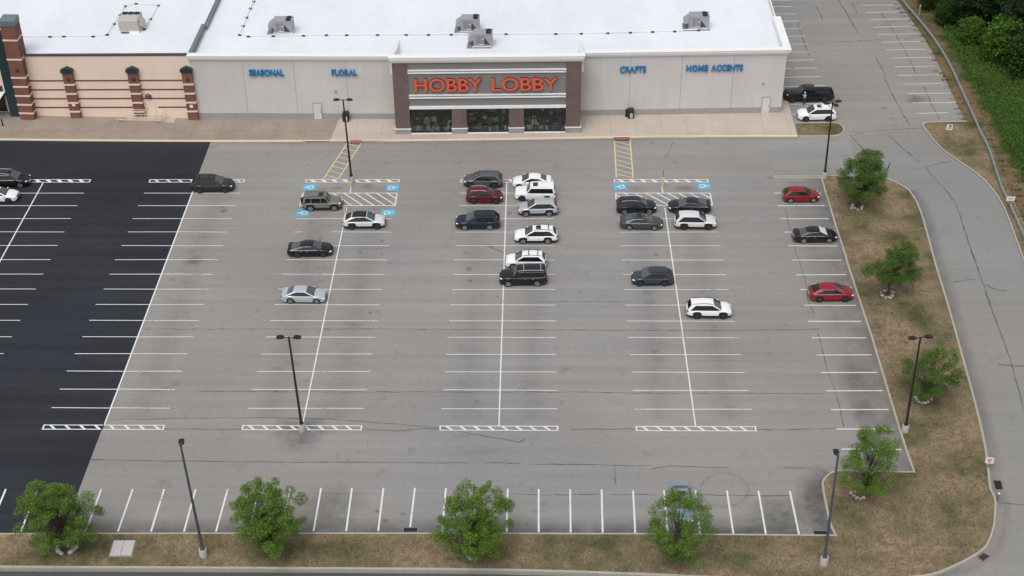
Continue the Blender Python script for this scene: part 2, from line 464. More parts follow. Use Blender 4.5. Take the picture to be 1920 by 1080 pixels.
outline = smooth_line(isl_bottom + isl_right, 3) + isl_finger + isl_lot + smooth_line(isl_pen, 3) + isl_top
inner = offsets(outline, .15)
mb = MB(); mb.poly2d(inner, .12); LAWN = structure(mb.build('lawn', M['lawn']))
mb = MB(); kerb(mb, outline)
# small island beside the walkway and the upper right verge
small = smooth_line(GL([(1492, 231.5), (1530, 231), (1569.7, 231.5), (1581, 238.6), (1584, 246), (1577, 253.6), (1564.5, 256.7), (1530, 256.9), (1497, 257)]), 3)
small_r = list(reversed(small))
kerb(mb, small_r)
verge_k = list(reversed(GL([(1813, 229.5), (1775, 230.3), (1742, 231)]) + outer_s[2:]))
kerb(mb, verge_k)
structure(mb.build('kerb', M['kerb']))
mb = MB(); mb.poly2d(offsets(small_r, .15) , .12); structure(mb.build('planting_bed', M['lawn']))
mb = MB(); mb.poly2d(offsets(verge_k, .15) + [G(1813, 229.5), G(1845, 232), G(1880, 330), G(1925, 430), (57, 120), (57, 60), (50, 60)], .11)
structure(mb.build('verge', M['lawn']))
bank = uplot + GL([(1813, 229.5), (1845, 232), (1880, 330), (1925, 430)]) + [(57.2, 125), (58.2, 135), (58.0, 215), (54, 215)]
mb = MB(); mb.poly2d(bank, .02); structure(mb.build('grass_bank', M['bank']))

# roads
mb = MB()
rd = GL([(1590, 262), (1660, 246), (1731, 238)]) + outer_s[4:] + [(46, 62), (30, 62)] + smooth_line(isl_bottom[8:] + isl_right[:13], 3)
mb.poly2d(rd, .004); structure(mb.build('road', M['road']))
mb = MB(); lowedge = smooth_line(isl_bottom[:8], 3)
mb.poly2d(offsets(lowedge, -.33) + [(20, 60), (-80, 60)], .004); structure(mb.build('access_road', M['darkroad']))
mb = MB(); ribbon(mb, lowedge, -.32, 0, .012, .02)
ribbon(mb, smooth_line(isl_bottom[11:17], 3), -.65, 0, .012, .02)
structure(mb.build('gutter', M['gutter']))

# walkway in front of the shops
kerbline = GL([(-420, 258), (0, 263), (200, 265), (380, 266), (560, 266), (740, 265), (950, 262.3), (1150, 259), (1320, 257.3), (1495, 256.5)])
wk = list(kerbline)
split_t = G(645, 223, .15); split_b = G(618, 264.6, .15)
left_front = [p for p in kerbline if p[0] < split_b[0]]; right_front = [p for p in kerbline if p[0] > split_b[0]]
mb = MB(); mb.poly2d(left_front + [split_b, (split_t[0], 168), (-130, 172)], .15); mb.prism(left_front + [split_b, (split_t[0], 168), (-130, 172)], -.02, .149, cap=False)
structure(mb.build('walkway', M['walk_l']))
rp = [split_b] + right_front + [G(1480, 200, .15), G(1470, 168, .15), (32.6, 178), (31.9, 178), (31.9, 170), (split_t[0], 170)]
mb = MB(); mb.poly2d(rp, .151); mb.prism(rp, -.02, .15, cap=False)
structure(mb.build('walkway', M['walk_r']))
mb = MB(); kl = smooth_line(kerbline, 3)
ribbon(mb, kl, -.03, -.01, -.02, .14); ribbon(mb, kl, -.01, .0, .14, .158); ribbon(mb, kl, 0, .2, .158, .158)
structure(mb.build('painted_kerb', M['yellowkerb']))
mb = MB()
for (a, b, mi) in ((656.5, 678, 0), (1151, 1180, 1)):
    y0 = 262.2 if mi == 0 else 257.2
    p = [G(a, y0 + 5.2, .165), G(b, y0 + 5.2, .165), G(b, y0, .165), G(a, y0, .165)]
    mb.poly2d(p, .166, mi)
structure(mb.build('tactile_pads', [M['redpad'], M['redpad2']]))

# ------------------------------------------------------------------ painted markings
Y0, SP = 147.955, 2.8262
def rowy(j): return Y0 - SP * j
LW = .095; ZP = .014
ends = {0: (-64.0, -53.05), 1: (-45.87, -34.59), 2: (-27.19, -16.11), 3: (-8.75, 2.17), 4: (9.49, 20.53), 5: (28.01, 33.31)}
white, faded, fresh = MB(), MB(), MB()
def ctr(r): return (ends[r][0] + ends[r][1]) / 2
def seg(mb, x0, x1, y, w=LW, z=ZP):
    k = R.uniform(-.03, .03); mb.line2d((x0, y + k), (x1, y - k), w, z)
def ladder(mb, x0, x1, y, w=.78, step=1.7, flip=1, rw=.2):
    for s_ in (-1, 1): mb.line2d((x0, y + s_ * w / 2), (x1, y + s_ * w / 2), .11, ZP)
    for x in (x0, x1): mb.line2d((x, y - w / 2 - .07), (x, y + w / 2 + .07), .14, ZP + .001)
    x = x0 + step * .4
    while x < x1 - .5:
        mb.line2d((x, y + w / 2), (x + .6 * flip, y - w / 2), rw, ZP + .002); x += step
for j in range(1, 16):
    y = rowy(j)
    seg(fresh, ends[0][0], ends[0][1], y)
    seg(fresh, ends[1][0] + R.uniform(-.1, .1), -40.3, y); seg(faded, -40.3, ends[1][1], y, .10)
    if j > 2:
        if j == 4:
            seg(white, -27.0, -26.1, y); seg(white, -23.0, ends[2][1], y)
        else: seg(white, ends[2][0], ends[2][1], y)
    seg(white, ends[3][0], ends[3][1], y)
    if j > 2: seg(white, ends[4][0], ends[4][1], y)
for j in range(1, 18): seg(white, ends[5][0] + R.uniform(-.06, .06), ends[5][1] + .1, rowy(j), .13)
for r, mbx in ((0, fresh), (1, fresh), (2, white), (3, white), (4, white)):
    c = ctr(r); mbx.line2d((c, rowy(0 if r not in (2, 4) else 2) - .4), (c, rowy(16) + .35), .13, ZP + .003)
    if r in (2, 4): mbx.line2d((c, rowy(0) - 1.0), (c, rowy(1)), .13, ZP + .003)
    x0, x1 = ends[r]
    for jj in (0, 16):
        if r == 1:
            ladder(fresh, x0, -40.3, rowy(jj), .6, 1.4); ladder(white, -40.3, x1, rowy(jj), .6, 1.4)
        else: ladder(mbx, x0, x1, rowy(jj), .6, 1.3, 1, .34 if jj == 0 else .2)
# accessible aisles
for r in (2, 4):
    x0, x1 = ends[r]; ya, yb = rowy(1), rowy(2)
    white.line2d((x0, ya), (x1, ya), .14, ZP + .004); white.line2d((x0, yb), (x1, yb), .14, ZP + .004)
    for x in (x0, x1): white.line2d((x, ya), (x, yb), .14, ZP + .005)
    x = x0 - 1.6
    while x < x1:
        a = (x, ya); b = (x + 2.55, yb)
        t0 = max(0, (x0 - x) / 2.55); t1 = min(1, (x1 - x) / 2.55)
        if t1 - t0 > .05:
            L = lambda t: (a[0] + (b[0] - a[0]) * t, a[1] + (b[1] - a[1]) * t)
            white.line2d(L(t0), L(t1), .16, ZP + .006)
        x += 1.28
# front row (head-in bays by the lawn)
tops = {0: 11, 1: 70, 2: 131, 3: 190, 4: 249, 5: 308, 6: 367, 7: 427, 8: 485.5, 9: 544, 10: 602, 11: 660, 12: 719, 13: 778, 14: 836, 15: 894, 16: 952, 17: 1010, 18: 1069, 19: 1128, 20: 1187, 21: 1245, 22: 1304, 23: 1363, 24: 1422, 25: 1481}
bots = {0: -22, 1: 39, 2: 100, 3: 161, 4: 221, 5: 283, 6: 345, 7: 405, 8: 466, 9: 527, 10: 588, 11: 649, 12: 709, 13: 769, 14: 829, 15: 889.5, 16: 950, 17: 1010, 18: 1070, 19: 1130, 20: 1191, 21: 1252, 22: 1313, 23: 1375, 24: 1436, 25: 1498}
for k in tops:
    yt = 917 if k < 9 else (915 if k < 15 else 916 + (k - 15) * .5)
    yb = 997 if k < 9 else (996 if k < 15 else 997 + (k - 15) * .5)
    if k == 13: yb = 988.5
    a, b = G(tops[k], yt), G(bots[k], yb)
    (fresh if k < 3 else white).line2d(a, b, .16, ZP)
# bays beside the store and at the upper right
def zl(pts, mbx=None):
    for (x0, y0, x1, y1) in pts:
        faded.line2d(G(1440 + x0 / 3.856, y0 / 3.856), G(1440 + x1 / 3.856, y1 / 3.856), .12, ZP)
zl([(30, 2, 160, 2), (22, 48, 178, 48), (35, 101, 200, 101), (50, 153, 217, 153), (100, 208, 243, 206), (120, 263, 267, 261), (130, 321, 285, 318), (125, 379, 300, 375), (120, 437, 338, 432), (120, 495, 358, 491), (118, 560, 382, 553), (112, 628, 410, 618), (150, 755, 392, 749), (175, 826, 470, 820)])
for (x0, y0, x1, y1) in [(683, 38, 920, 36), (710, 90, 975, 86), (735, 142, 1015, 136), (765, 197, 1042, 189), (795, 250, 1080, 244), (825, 305, 1110, 300), (850, 362, 1150, 356), (880, 421, 1185, 415), (913, 483, 1208, 478), (943, 545, 1232, 541), (978, 609, 1260, 604), (1010, 677, 1325, 674), (1045, 745, 1355, 741), (1075, 820, 1300, 815)]:
    white.line2d(G(1440 + x0 / 3.856, y0 / 3.856), G(1440 + x1 / 3.856, y1 / 3.856), .12, ZP)
for i in range(1, 9):
    faded.line2d((33.6, 200.6 + i * 2.8), (38.2, 200.6 + i * 2.8), .12, ZP); white.line2d((49.5, 200.6 + i * 2.8), (53.5, 200.6 + i * 2.8), .12, ZP)
structure(white.build('parking_lines', M['white_paint'])); structure(faded.build('parking_lines', M['faded_paint'])); structure(fresh.build('parking_lines', M['fresh_paint']))
# yellow crossings
yl = MB()
def crossing(a0, a1, b0, b1, n, sl):
    a0, a1, b0, b1 = [Vector(G(*p)) for p in (a0, a1, b0, b1)]
    yl.line2d(a0, b0, .14, ZP + .007); yl.line2d(a1, b1, .14, ZP + .007)
    for i in range(n):
        t = (i + .3) / n
        yl.line2d(a0.lerp(b0, t), a1.lerp(b1, min(1, t + sl)), .13, ZP + .008)
crossing((652, 267), (678, 267), (607, 335), (635, 335), 8, .09)
crossing((1152, 262), (1181.5, 262), (1155.5, 333), (1187, 333), 8, .12)
structure(yl.build('crossing_lines', M['yellow_paint']))
# blue accessible symbols
bl, ws = MB(), MB()
def isa(px, py, face):
    x, y = G(px, py); ws_ = 1.55; hs = 1.5
    bl.face([(x - ws_ / 2, y - hs / 2, ZP), (x + ws_ / 2, y - hs / 2, ZP), (x + ws_ / 2, y + hs / 2, ZP), (x - ws_ / 2, y + hs / 2, ZP)])
    def P(u, v): return (x + face * v * .62, y - face * u * .62)   # u right, v up in the symbol, symbol upright towards the aisle
    z = ZP + .004
    def stroke(pts, w=.15):
        for a, b in zip(pts, pts[1:]): ws.line2d(P(*a), P(*b), w, z)
    c = [P(-.12 + .14 * cos(t * pi / 5), .86 + .14 * sin(t * pi / 5)) for t in range(10)]
    ws.poly2d(c, z)
    stroke([(-.12, .68), (-.08, .05), (.42, .02), (.62, -.62), (.80, -.55)]); stroke([(-.10, .38), (.36, .36)], .12)
    stroke([(-.32 + .0, .25)] + [(-.02 + .55 * cos(t), -.22 + .55 * sin(t)) for t in [2.4 + i * .42 for i in range(9)]], .12)
for q in [(580, 351, -1), (736, 352, 1), (568, 399, -1), (728, 399, 1), (1163, 350, -1), (1320, 349, 1)]: isa(*q)
structure(bl.build('accessible_bay_panels', M['blue_paint'])); structure(ws.build('accessible_bay_symbols', M['fresh_paint']))

# ------------------------------------------------------------------ cracks, stains, gutter dirt
cr = MB()
def crack(pts, w=.09, f=.8, jit=.05):
    p = resample(GL(pts), .7)
    p = [(x + R.uniform(-jit, jit), y + R.uniform(-jit, jit)) for x, y in p]
    for i in range(len(p) - 1):
        k = w * R.uniform(.55, 1.25); a = f * R.uniform(.6, 1.1)
        A, B = Vector(p[i]), Vector(p[i + 1]); d = (B - A).normalized() if (B - A).length > 1e-5 else Vector((1, 0)); n = Vector((-d.y, d.x)) * k / 2
        e = d * .03
        cr.face([(*(A - n - e), .009), (*(B - n + e), .009), (*(B + n + e), .009), (*(A + n - e), .009)], 0, (a, a, a, a))
strong = [[(270, 617), (480, 617), (720, 617), (1100, 619), (1280, 620), (1420, 619), (1537, 617)],
 [(375, 734), (480, 734), (640, 735), (900, 735), (1100, 735), (1190, 737), (1540, 738)],
 [(200, 787), (380, 784), (500, 783), (620, 786), (740, 795), (828, 803), (900, 816), (975, 829), (984, 823)],
 [(305, 804), (455, 805)], [(677, 805), (740, 808), (800, 803), (826, 805)], [(1070, 805), (1193, 804)], [(1416, 806), (1570, 804)],
 [(170, 862), (300, 864), (440, 866), (660, 867), (880, 868)], [(908, 868), (942, 868)], [(950, 869), (975, 869)],
 [(990, 870), (1100, 871), (1152, 873), (1220, 873)], [(1222, 879), (1255, 874), (1365, 877)], [(1470, 877), (1520, 878)],
 [(1152, 873), (1153, 885), (1155, 895), (1153, 907)], [(955, 926), (1010, 928), (1130, 927)], [(1145, 927), (1230, 928)], [(1300, 928), (1480, 930)],
 [(1585, 247), (1610, 248), (1660, 244), (1728, 240)], [(1594, 253), (1616, 277), (1627, 290)], [(1667, 255), (1689, 274), (1722.7, 304)],
 [(1715, 317), (1735.6, 313), (1785, 301)],
 [(1735.6, 314), (1756, 339), (1777, 361), (1792.7, 383), (1803, 411.5), (1813.4, 445), (1824, 479), (1829, 492), (1831.7, 500), (1842.8, 530.6), (1856.7, 572), (1867.8, 602.8), (1879, 633), (1898, 686), (1909.4, 727.8), (1925, 790)],
 [(1787, 528.6), (1826, 524), (1840, 525.6)], [(1847, 534), (1870.6, 544), (1887, 545)], [(1870.6, 684), (1925, 686.7)], [(1880, 943), (1925, 947)],
 [(1572, 0), (1585, 21), (1598, 44), (1610, 63.5)], [(1531, 13), (1543.7, 37.6)], [(1597, 5), (1607, 24.6)],
 [(1652.7, 24.6), (1676, 59.6), (1695.5, 93), (1712, 124.5), (1720, 142.6)], [(1567, 78.6), (1626.7, 75.7), (1673, 73)],
 [(1641, 107.6), (1661.7, 142.6)], [(1656.5, 142.6), (1673, 176), (1681, 192), (1694, 215), (1707, 236)], [(1731.8, 159.5), (1744.7, 192), (1761.6, 223)],
 [(1494.5, 41.5), (1510, 85.6), (1518, 104)],
 [(1471.7, 390), (1475, 400), (1477.5, 413), (1481.7, 431.7), (1488, 455), (1493, 475), (1502, 500), (1512, 535), (1516, 565), (1522, 580), (1527, 590)],
 [(1534, 625), (1545.6, 672), (1554, 703), (1565, 728), (1576, 769), (1582, 800)],
 [(1262, 267), (1256, 280), (1246, 297)], [(908, 458), (925, 460), (920, 465), (930, 468), (945, 474)], [(912, 461), (926, 467), (940, 471)],
 [(500, 565), (535, 562)], [(1010, 565), (1090, 565), (1180, 566)]]
weak = [[(400, 287), (450, 287)], [(405, 302), (560, 300), (740, 303), (900, 303), (1110, 300), (1400, 296), (1570, 296)], [(520, 379), (560, 379)], [(745, 377), (850, 380)], [(1340, 375), (1385, 374)],
 [(355, 424), (480, 424), (640, 424)], [(1050, 423), (1160, 424)], [(1345, 420), (1475, 418)], [(740, 340), (862, 340)], [(1050, 340), (1150, 339)], [(1330, 337), (1448, 335)],
 [(350, 468), (480, 468), (540, 467)], [(625, 466), (850, 465)], [(1060, 466), (1165, 468)], [(1350, 466), (1480, 465)], [(385, 517), (500, 518), (535, 517)], [(735, 495), (780, 495), (850, 490)], [(1030, 516), (1170, 517)], [(1260, 515), (1490, 514)],
 [(300, 563), (410, 565), (500, 565)], [(715, 563), (845, 564)], [(1285, 563), (1505, 563)], [(245, 673), (320, 673)], [(330, 674), (395, 673)], [(435, 674), (460, 674)], [(1290, 676), (1537, 677)], [(215, 734), (346, 734)],
 [(160, 925), (300, 926), (420, 926), (540, 925)], [(590, 925), (680, 926), (830, 925)], [(690, 823), (684, 850)], [(634, 840), (633, 860)], [(0, 735), (120, 735)], [(0, 865), (170, 866)], [(60, 300), (300, 303)], [(100, 375), (230, 377)], [(1799, 461), (1818, 462)], [(1782, 418), (1796, 418)]]
for p in strong: crack(p, .16 if (p[0][1] < 320 and p[0][0] > 1480) or p[0][0] > 1700 else .12, .9)
for p in weak: crack(p, .07, .5)
cpx = [(1358 + 44.5 * cos(t * pi / 24), 919 + 31 * sin(t * pi / 24)) for t in range(49)]
crack(cpx, .10, .5, .03); crack([(1358 + (a - 1358) * 1.06, 919 + (b - 919) * 1.06) for a, b in cpx], .06, .16, .05)
structure(cr.build('pavement_cracks', M['crack'], fade=True))
stn = MB()
def stain(mb, px, py, rx, ry, f=1., z=.011, world=None):
    x, y = world or G(px, py); n = 14; ph = R.uniform(0, 6)
    ring = [(x + rx * cos(2 * pi * k / n) * (1 + .2 * sin(3 * k + ph)), y + ry * sin(2 * pi * k / n) * (1 + .2 * cos(2 * k + ph)), z) for k in range(n)]
    for k in range(n): mb.face([(x, y, z), ring[k], ring[(k + 1) % n]], 0, (f, 0, 0))
for q in [(362, 490, 1.3, .9, .9), (420, 396, .6, .5, .8), (418, 388, .4, .4, .6), (565, 806, 3.2, 2.2, .95), (560, 830, 2.4, 1.8, .55), (716, 452, .35, .3, .9), (717, 476, .35, .3, 1), (695, 586, .3, .35, .8), (676, 474, .4, .5, .5), (610, 502, .4, .4, .5),
          (880, 504, .45, .6, .7), (882, 526, .4, .4, .8), (956, 399, .4, .4, .8), (874, 474, .4, .35, .6), (932, 556, .35, .3, .5), (1230, 478, .4, .5, .7), (1176, 490, .4, .6, .4), (1340, 612, .3, .3, .5), (905, 553, .3, .3, .4), (1086, 548, .35, .3, .4),
          (1720, 185, 2.2, 1.3, .8), (1715, 190, 1.4, 1, .6), (1753, 133, .7, .6, .9), (1675, 41, .6, .5, .5), (708, 959, .3, .25, 1), (723, 976, .28, .22, .9), (756, 964, .32, .25, .9), (622, 940, 3.5, 2.5, .55), (630, 970, 2, 1.5, .45), (1003, 958, .4, .3, .5), (1480, 965, 4, 3, .7), (1440, 975, 4, 2.5, .5), (1520, 940, 1.8, 3.5, .75), (1540, 975, 1.2, 2, .5),
          (1620, 770, 1.4, 2.5, .6), (1605, 720, 2, 2.6, .5), (1640, 840, 2, 3.5, .75), (1600, 690, 1.6, 2.4, .4), (690, 350, 1.2, .7, .5), (1280, 352, 1.3, .8, .5), (635, 352, .9, .6, .5), (560, 545, 3.5, 1.2, .25), (900, 850, 5, 2, .15), (1500, 290, 5, 2, .15), (1223, 268, .5, .3, .8)]:
    stain(stn, *q)
for _ in range(80):
    r = R.choice([1, 2, 3, 4]); x = R.uniform(ends[r][0], ends[r][1])
    if r == 1 and x < -39.5: continue
    stain(stn, 0, 0, R.uniform(.25, .9), R.uniform(.2, .5), R.uniform(.1, .42), world=(x, rowy(R.uniform(1, 15.5))))
structure(stn.build('oil_stains', M['stain'], fade=True))
gd = MB()
ribbon(gd, isl_top, -2.0, 0, .0105, .0105, False, 0, 1.); ribbon(gd, isl_lot, -2.4, 0, .0105, .0105, False, 0, .65)
ribbon(gd, smooth_line(isl_pen[3:], 3), -1.8, 0, .0108, .0108, False, 0, .9)
ribbon(gd, smooth_line(isl_bottom[9:] + isl_right[:10], 3), -1.3, -.1, .0106, .0106, False, 0, .55)
ribbon(gd, list(reversed(outer_s)), -1.2, 0, .0106, .0106, False, 0, .45)
ribbon(gd, uplot, 0, 3.2, .0106, .0106, False, .95, 0)
ribbon(gd, isl_right[12:] + isl_finger, -.6, 0, .0106, .0106, False, 0, .6)
ribbon(gd, kl, -.9, -.03, .0106, .0106, False, 0, .3)
for r_ in (1, 2, 3, 4):
    c_ = ctr(r_)
    for sg in (-1, 1):
        xm = c_ + sg * 3.1
        if r_ == 1 and sg < 0: continue
        ln_ = [(xm, rowy(k / 2)) for k in range(1, 32)]
        ribbon(gd, ln_, -1.9, 0, .0062, .0062, False, 0, .20); ribbon(gd, ln_, 0, 1.9, .0062, .0062, False, .20, 0)
ln_ = [(31.0, rowy(k / 2)) for k in range(0, 35)]
ribbon(gd, ln_, -2, 0, .0062, .0062, False, 0, .30); ribbon(gd, ln_, 0, 2, .0062, .0062, False, .30, .1)
structure(gd.build('gutter_dirt', M['gutterdirt'], fade=True))

# ------------------------------------------------------------------ big store
KN = [(-70, 164.4), (-43, 163.45), (-17.7, 163.25), (5.8, 164.1), (32, 164.95)]
def yf(x):
    for (a, b), (c, d) in zip(KN, KN[1:]):
        if x <= c: return b + (d - b) * (x - a) / (c - a)
    return KN[-1][1]
def yp(x): return 159.2 + (x + 17.25) * .0205
def sbox(mb, fn, x0, x1, d0, d1, z0, z1, mi=0):
    """box hung on a facade line: d is distance in front of the line"""
    mb.prism([(x0, fn(x0) - d1), (x1, fn(x1) - d1), (x1, fn(x1) - d0), (x0, fn(x0) - d0)], z0, z1, mi)

SX0, SX1 = -42.95, 31.5
SO = (-5, 165, 0)
store = empty('big_box_store', SO, 0, 'wide grey-white craft store with a flat white roof and brick entrance with orange lettering', 'store')
def sb(mb, name, mats, parent=store, smooth=None): return mb.build(name, mats, parent, SO, smooth)
w = MB()
sbox(w, yf, SX0, -17.7, -.3, 0, 0.0, 8.33); sb(w, 'wall', M['wall']); w = MB(); sbox(w, yf, -17.7, 5.8, -.3, 0, 0, 8.33); sb(w, 'wall', M['wall']); w = MB(); sbox(w, yf, 5.8, SX1, -.3, 0, 0, 8.33); sb(w, 'wall', M['wall'])
w = MB(); w.prism([(SX1 - .3, yf(SX1) + .3), (SX1, yf(SX1) + .3), (SX1 + .5, 262), (SX1 + .2, 262)], 0, 8.1); sb(w, 'wall', M['wall'])
w = MB(); w.prism([(SX0, yf(SX0) + .3), (SX0 + .3, yf(SX0) + .3), (SX0 + .8, 262), (SX0 + .5, 262)], 0, 8.3); sb(w, 'wall', M['wall'])
w = MB(); w.prism([(SX0 + .5, 261.7), (SX1 + .5, 261.7), (SX1 + .5, 262), (SX0 + .5, 262)], 0, 8.05)
walls = sb(w, 'wall', M['wall'])
b = MB(); sbox(b, yf, SX0, -17.75, 0, .045, .02, .93); sb(b, 'base_course', M['basecourse']); b = MB(); sbox(b, yf, 5.85, SX1 - .02, 0, .045, .02, .93); sb(b, 'base_course', M['basecourse'])
for x in (-36.52, -30.13, -23.6, 12.0, 18.48, 24.98): j = MB(); sbox(j, yf, x - .025, x + .025, 0, .004, .95, 8.28); sb(j, 'wall_joint', M['joint'])
for x0, x1 in ((SX0 - .35, -17.3), (5.6, SX1 + .45)):
    c = MB()
    for d, z0, z1 in ((.12, 8.33, 8.5), (.24, 8.5, 8.72), (.36, 8.72, 9.0), (.42, 9.0, 9.08)):
        xa, xb = (x0 + .42 - d, x1) if x0 < -20 else (x0, x1 - .42 + d)
        sbox(c, yf, xa, xb, -.5, d, z0, z1)
    sb(c, 'cornice', M['trim'])
c = MB()
for d, z0, z1 in ((.12, 8.33, 8.5), (.24, 8.5, 8.72), (.36, 8.72, 9.0), (.42, 9.0, 9.08)):
    c.prism([(SX1 - .5, yf(SX1) + .5), (SX1 + .03 + d, yf(SX1) + .5), (SX1 + .05 + d, 174.6 - .42 + d), (SX1 - .5, 174.6 - .42 + d)], z0, z1)
sb(c, 'cornice', M['trim'])
rf = MB()
ys = [yf(x) + .3 for x in (SX0 + .3, -17.7, 5.8, SX1 - .3)]
rf.poly2d([(SX0 + .3, ys[0]), (-17.7, ys[1]), (5.8, ys[2]), (SX1 - .3, ys[3]), (SX1 + .1, 261.7), (SX0 + .7, 261.7)], 8.2)
rf.poly2d([(-17.3, yp(-17.3) + .6), (5.7, yp(5.7) + .6), (5.7, yf(5.7) + .29), (-17.3, yf(-17.6) + .29)], 8.21)
roof = sb(rf, 'roof', M['roof'])
e = MB(); e.prism([(SX1 - .02, 174.6), (SX1 + .12, 174.6), (SX1 + .56, 262), (SX1 + .42, 262)], 8.1, 8.42); sb(e, 'roof_edge', M['trim'])
e = MB(); e.prism([(SX0 - .28, yf(SX0) + .52), (SX0 + .12, yf(SX0) + .52), (SX0 + .18, 172.5), (SX0 - .22, 172.5)], 8.3, 9.09)
e.prism([(SX0 + .1, 172.5), (SX0 + .42, 172.5), (SX0 + .85, 262), (SX0 + .53, 262)], 8.3, 8.8); sb(e, 'parapet_cap', M['grey_teal'])
# doors in the long walls
for (x0, x1) in ((-28.1, -27.12), (29.0, 29.98)):
    d = MB(); sbox(d, yf, x0, x1, .05, .09, .16, 2.35); dr = sb(d, 'door', M['doorw'])
    fr = MB(); sbox(fr, yf, x0 - .07, x0, .04, .11, .16, 2.43); sbox(fr, yf, x1, x1 + .07, .04, .11, .16, 2.43); sbox(fr, yf, x0, x1, .04, .11, 2.352, 2.43)
    o = fr.build('door_frame', M['basecourse'], dr, SO)
    h = MB(); sbox(h, yf, x1 - .14, x1 - .08, .092, .14, 1.1, 1.25); h.build('handle', M['black'], dr, SO)
# portal
PX0, PX1 = -17.35, 5.72
for (x0, x1) in ((PX0, -15.5), (3.88, PX1)):
    p = MB(); p.prism([(x0, yp(x0)), (x1, yp(x1)), (x1, yf(x1) - .01), (x0, yf(x0) - .01)], .92, 8.19); p.prism([(x0, yp(x0)), (x1, yp(x1)), (x1, yp(x1) + .54), (x0, yp(x0) + .54)], 8.19, 9.95); pl = sb(p, 'brick_pillar', M['brick'])
    q = MB(); sbox(q, yp, x0 - .06, x1 + .06, -2.0, .07, .0, .84); q.build('stone_base', M['stone'], pl, SO)
    q = MB(); sbox(q, yp, x0 - .1, x1 + .1, -2.0, .12, .842, .94); q.build('base_cap', M['trim'], pl, SO)
for (x0, x1) in ((-10.28, -8.42), (-3.2, -1.32)):
    p = MB(); sbox(p, yp, x0, x1, -.8, .02, .92, 3.62); pl = sb(p, 'brick_pillar', M['brick'])
    q = MB(); sbox(q, yp, x0 - .05, x1 + .05, -.8, .08, .0, .84); q.build('stone_base', M['stone'], pl, SO)
    q = MB(); sbox(q, yp, x0 - .08, x1 + .08, -.8, .12, .842, .94); q.build('base_cap', M['trim'], pl, SO)
s_ = MB(); sbox(s_, yp, -15.5, 3.88, -.5, -.12, 3.62, 10.0); sb(s_, 'sign_panel', M['eifs'])
for (z0, z1, dd) in ((8.79, 8.96, .03), (8.46, 8.63, .03), (5.42, 5.59, .03), (5.07, 5.24, .03), (3.64, 4.0, .08)):
    s_ = MB(); sbox(s_, yp, -15.49, 3.87, -.11, dd, z0, z1); sb(s_, 'trim_band', M['trim'])
s_ = MB()
for d, z0, z1 in ((.08, 9.95, 10.12), (.2, 10.12, 10.4), (.34, 10.4, 10.72), (.4, 10.72, 10.8)):
    sbox(s_, yp, PX0 - d, PX1 + d, -.55, d, z0, z1)
for xa, xb in ((PX0 - .3, PX0 + .25), (PX1 - .25, PX1 + .3)):
    y0 = yp(xa) + .55
    s_.loft([[(xa, y0, 8.22), (xb, y0, 8.22), (xb, y0, 10.7), (xa, y0, 10.7)], [(xa, 165.2, 8.22), (xb, 165.2, 8.22), (xb, 165.2, 9.3), (xa, 165.2, 9.3)],
             [(xa + .2, 169.3, 8.215), (xb - .2, 169.3, 8.215), (xb - .2, 169.3, 8.26), (xa + .2, 169.3, 8.26)]])
sb(s_, 'entrance_cornice', M['trim'])
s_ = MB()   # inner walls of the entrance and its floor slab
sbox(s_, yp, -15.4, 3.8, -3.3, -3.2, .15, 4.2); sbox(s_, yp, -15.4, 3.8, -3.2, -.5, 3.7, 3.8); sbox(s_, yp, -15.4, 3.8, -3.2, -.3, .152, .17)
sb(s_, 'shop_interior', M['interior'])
s_ = MB(); s_.prism([(PX0 + .05, yf(PX0) - .02), (PX0 + .05, yp(PX0) + 1), (PX0 + .3, yp(PX0) + 1), (PX0 + .3, yf(PX0) - .02)], 8.0, 9.9)
goods_cols = [(.5, .48, .45, 1), (.25, .18, .12, 1), (.1, .12, .13, 1), (.6, .6, .58, 1), (.35, .28, .2, 1), (.05, .12, .4, 1), (.16, .2, .18, 1), (.4, .1, .09, 1)]
GM = [plain('shop_goods_%s' % n, c_, .7, .1, 2) for n, c_ in zip(('cream', 'brown', 'slate', 'white', 'tan', 'blue', 'green', 'red'), goods_cols)]
RG = random.Random(3)
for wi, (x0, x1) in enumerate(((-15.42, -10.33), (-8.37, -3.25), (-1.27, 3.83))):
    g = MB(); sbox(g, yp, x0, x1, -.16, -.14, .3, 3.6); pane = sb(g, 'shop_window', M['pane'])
    f = MB()
    for xx in [x0 + (x1 - x0) * k / 4 for k in range(5)]:
        sbox(f, yp, max(x0, xx - .045), min(x1, xx + .045), -.2, -.08, .3, 3.6)
    for z in (.26, 2.55, 3.54): sbox(f, yp, x0, x1, -.19, -.09, z, z + .07)
    f.build('frame', M['frame'], pane, SO)
    f = MB(); sbox(f, yp, x0 - .03, x1 + .03, -.3, .05, .15, .258); f.build('sill', M['trim'], pane, SO)
    gd_ = MB()
    for k in range(52):
        cx = RG.uniform(x0 + .2, x1 - .2); dpt = RG.uniform(-2.4, -.5); wv = RG.uniform(.08, .4); z0 = RG.choice([.18, .18, .18, .9, 1.5, 2.1]); hv = RG.uniform(.15, .75)
        sbox(gd_, yp, cx - wv, cx + wv, dpt - .2, dpt, z0, z0 + hv, RG.choice([0, 0, 3, 2, 2, 4, 1, 6, 3, 7] + ([5, 3, 0] if wi == 2 else [2, 1, 6])))
    for z in (.88, 1.48, 2.08): sbox(gd_, yp, x0 + .2, x1 - .2, -2.6, -1.4, z - .03, z - .001, 2)
    o = gd_.build('display_goods', GM, pane, SO); o['kind'] = 'stuff'

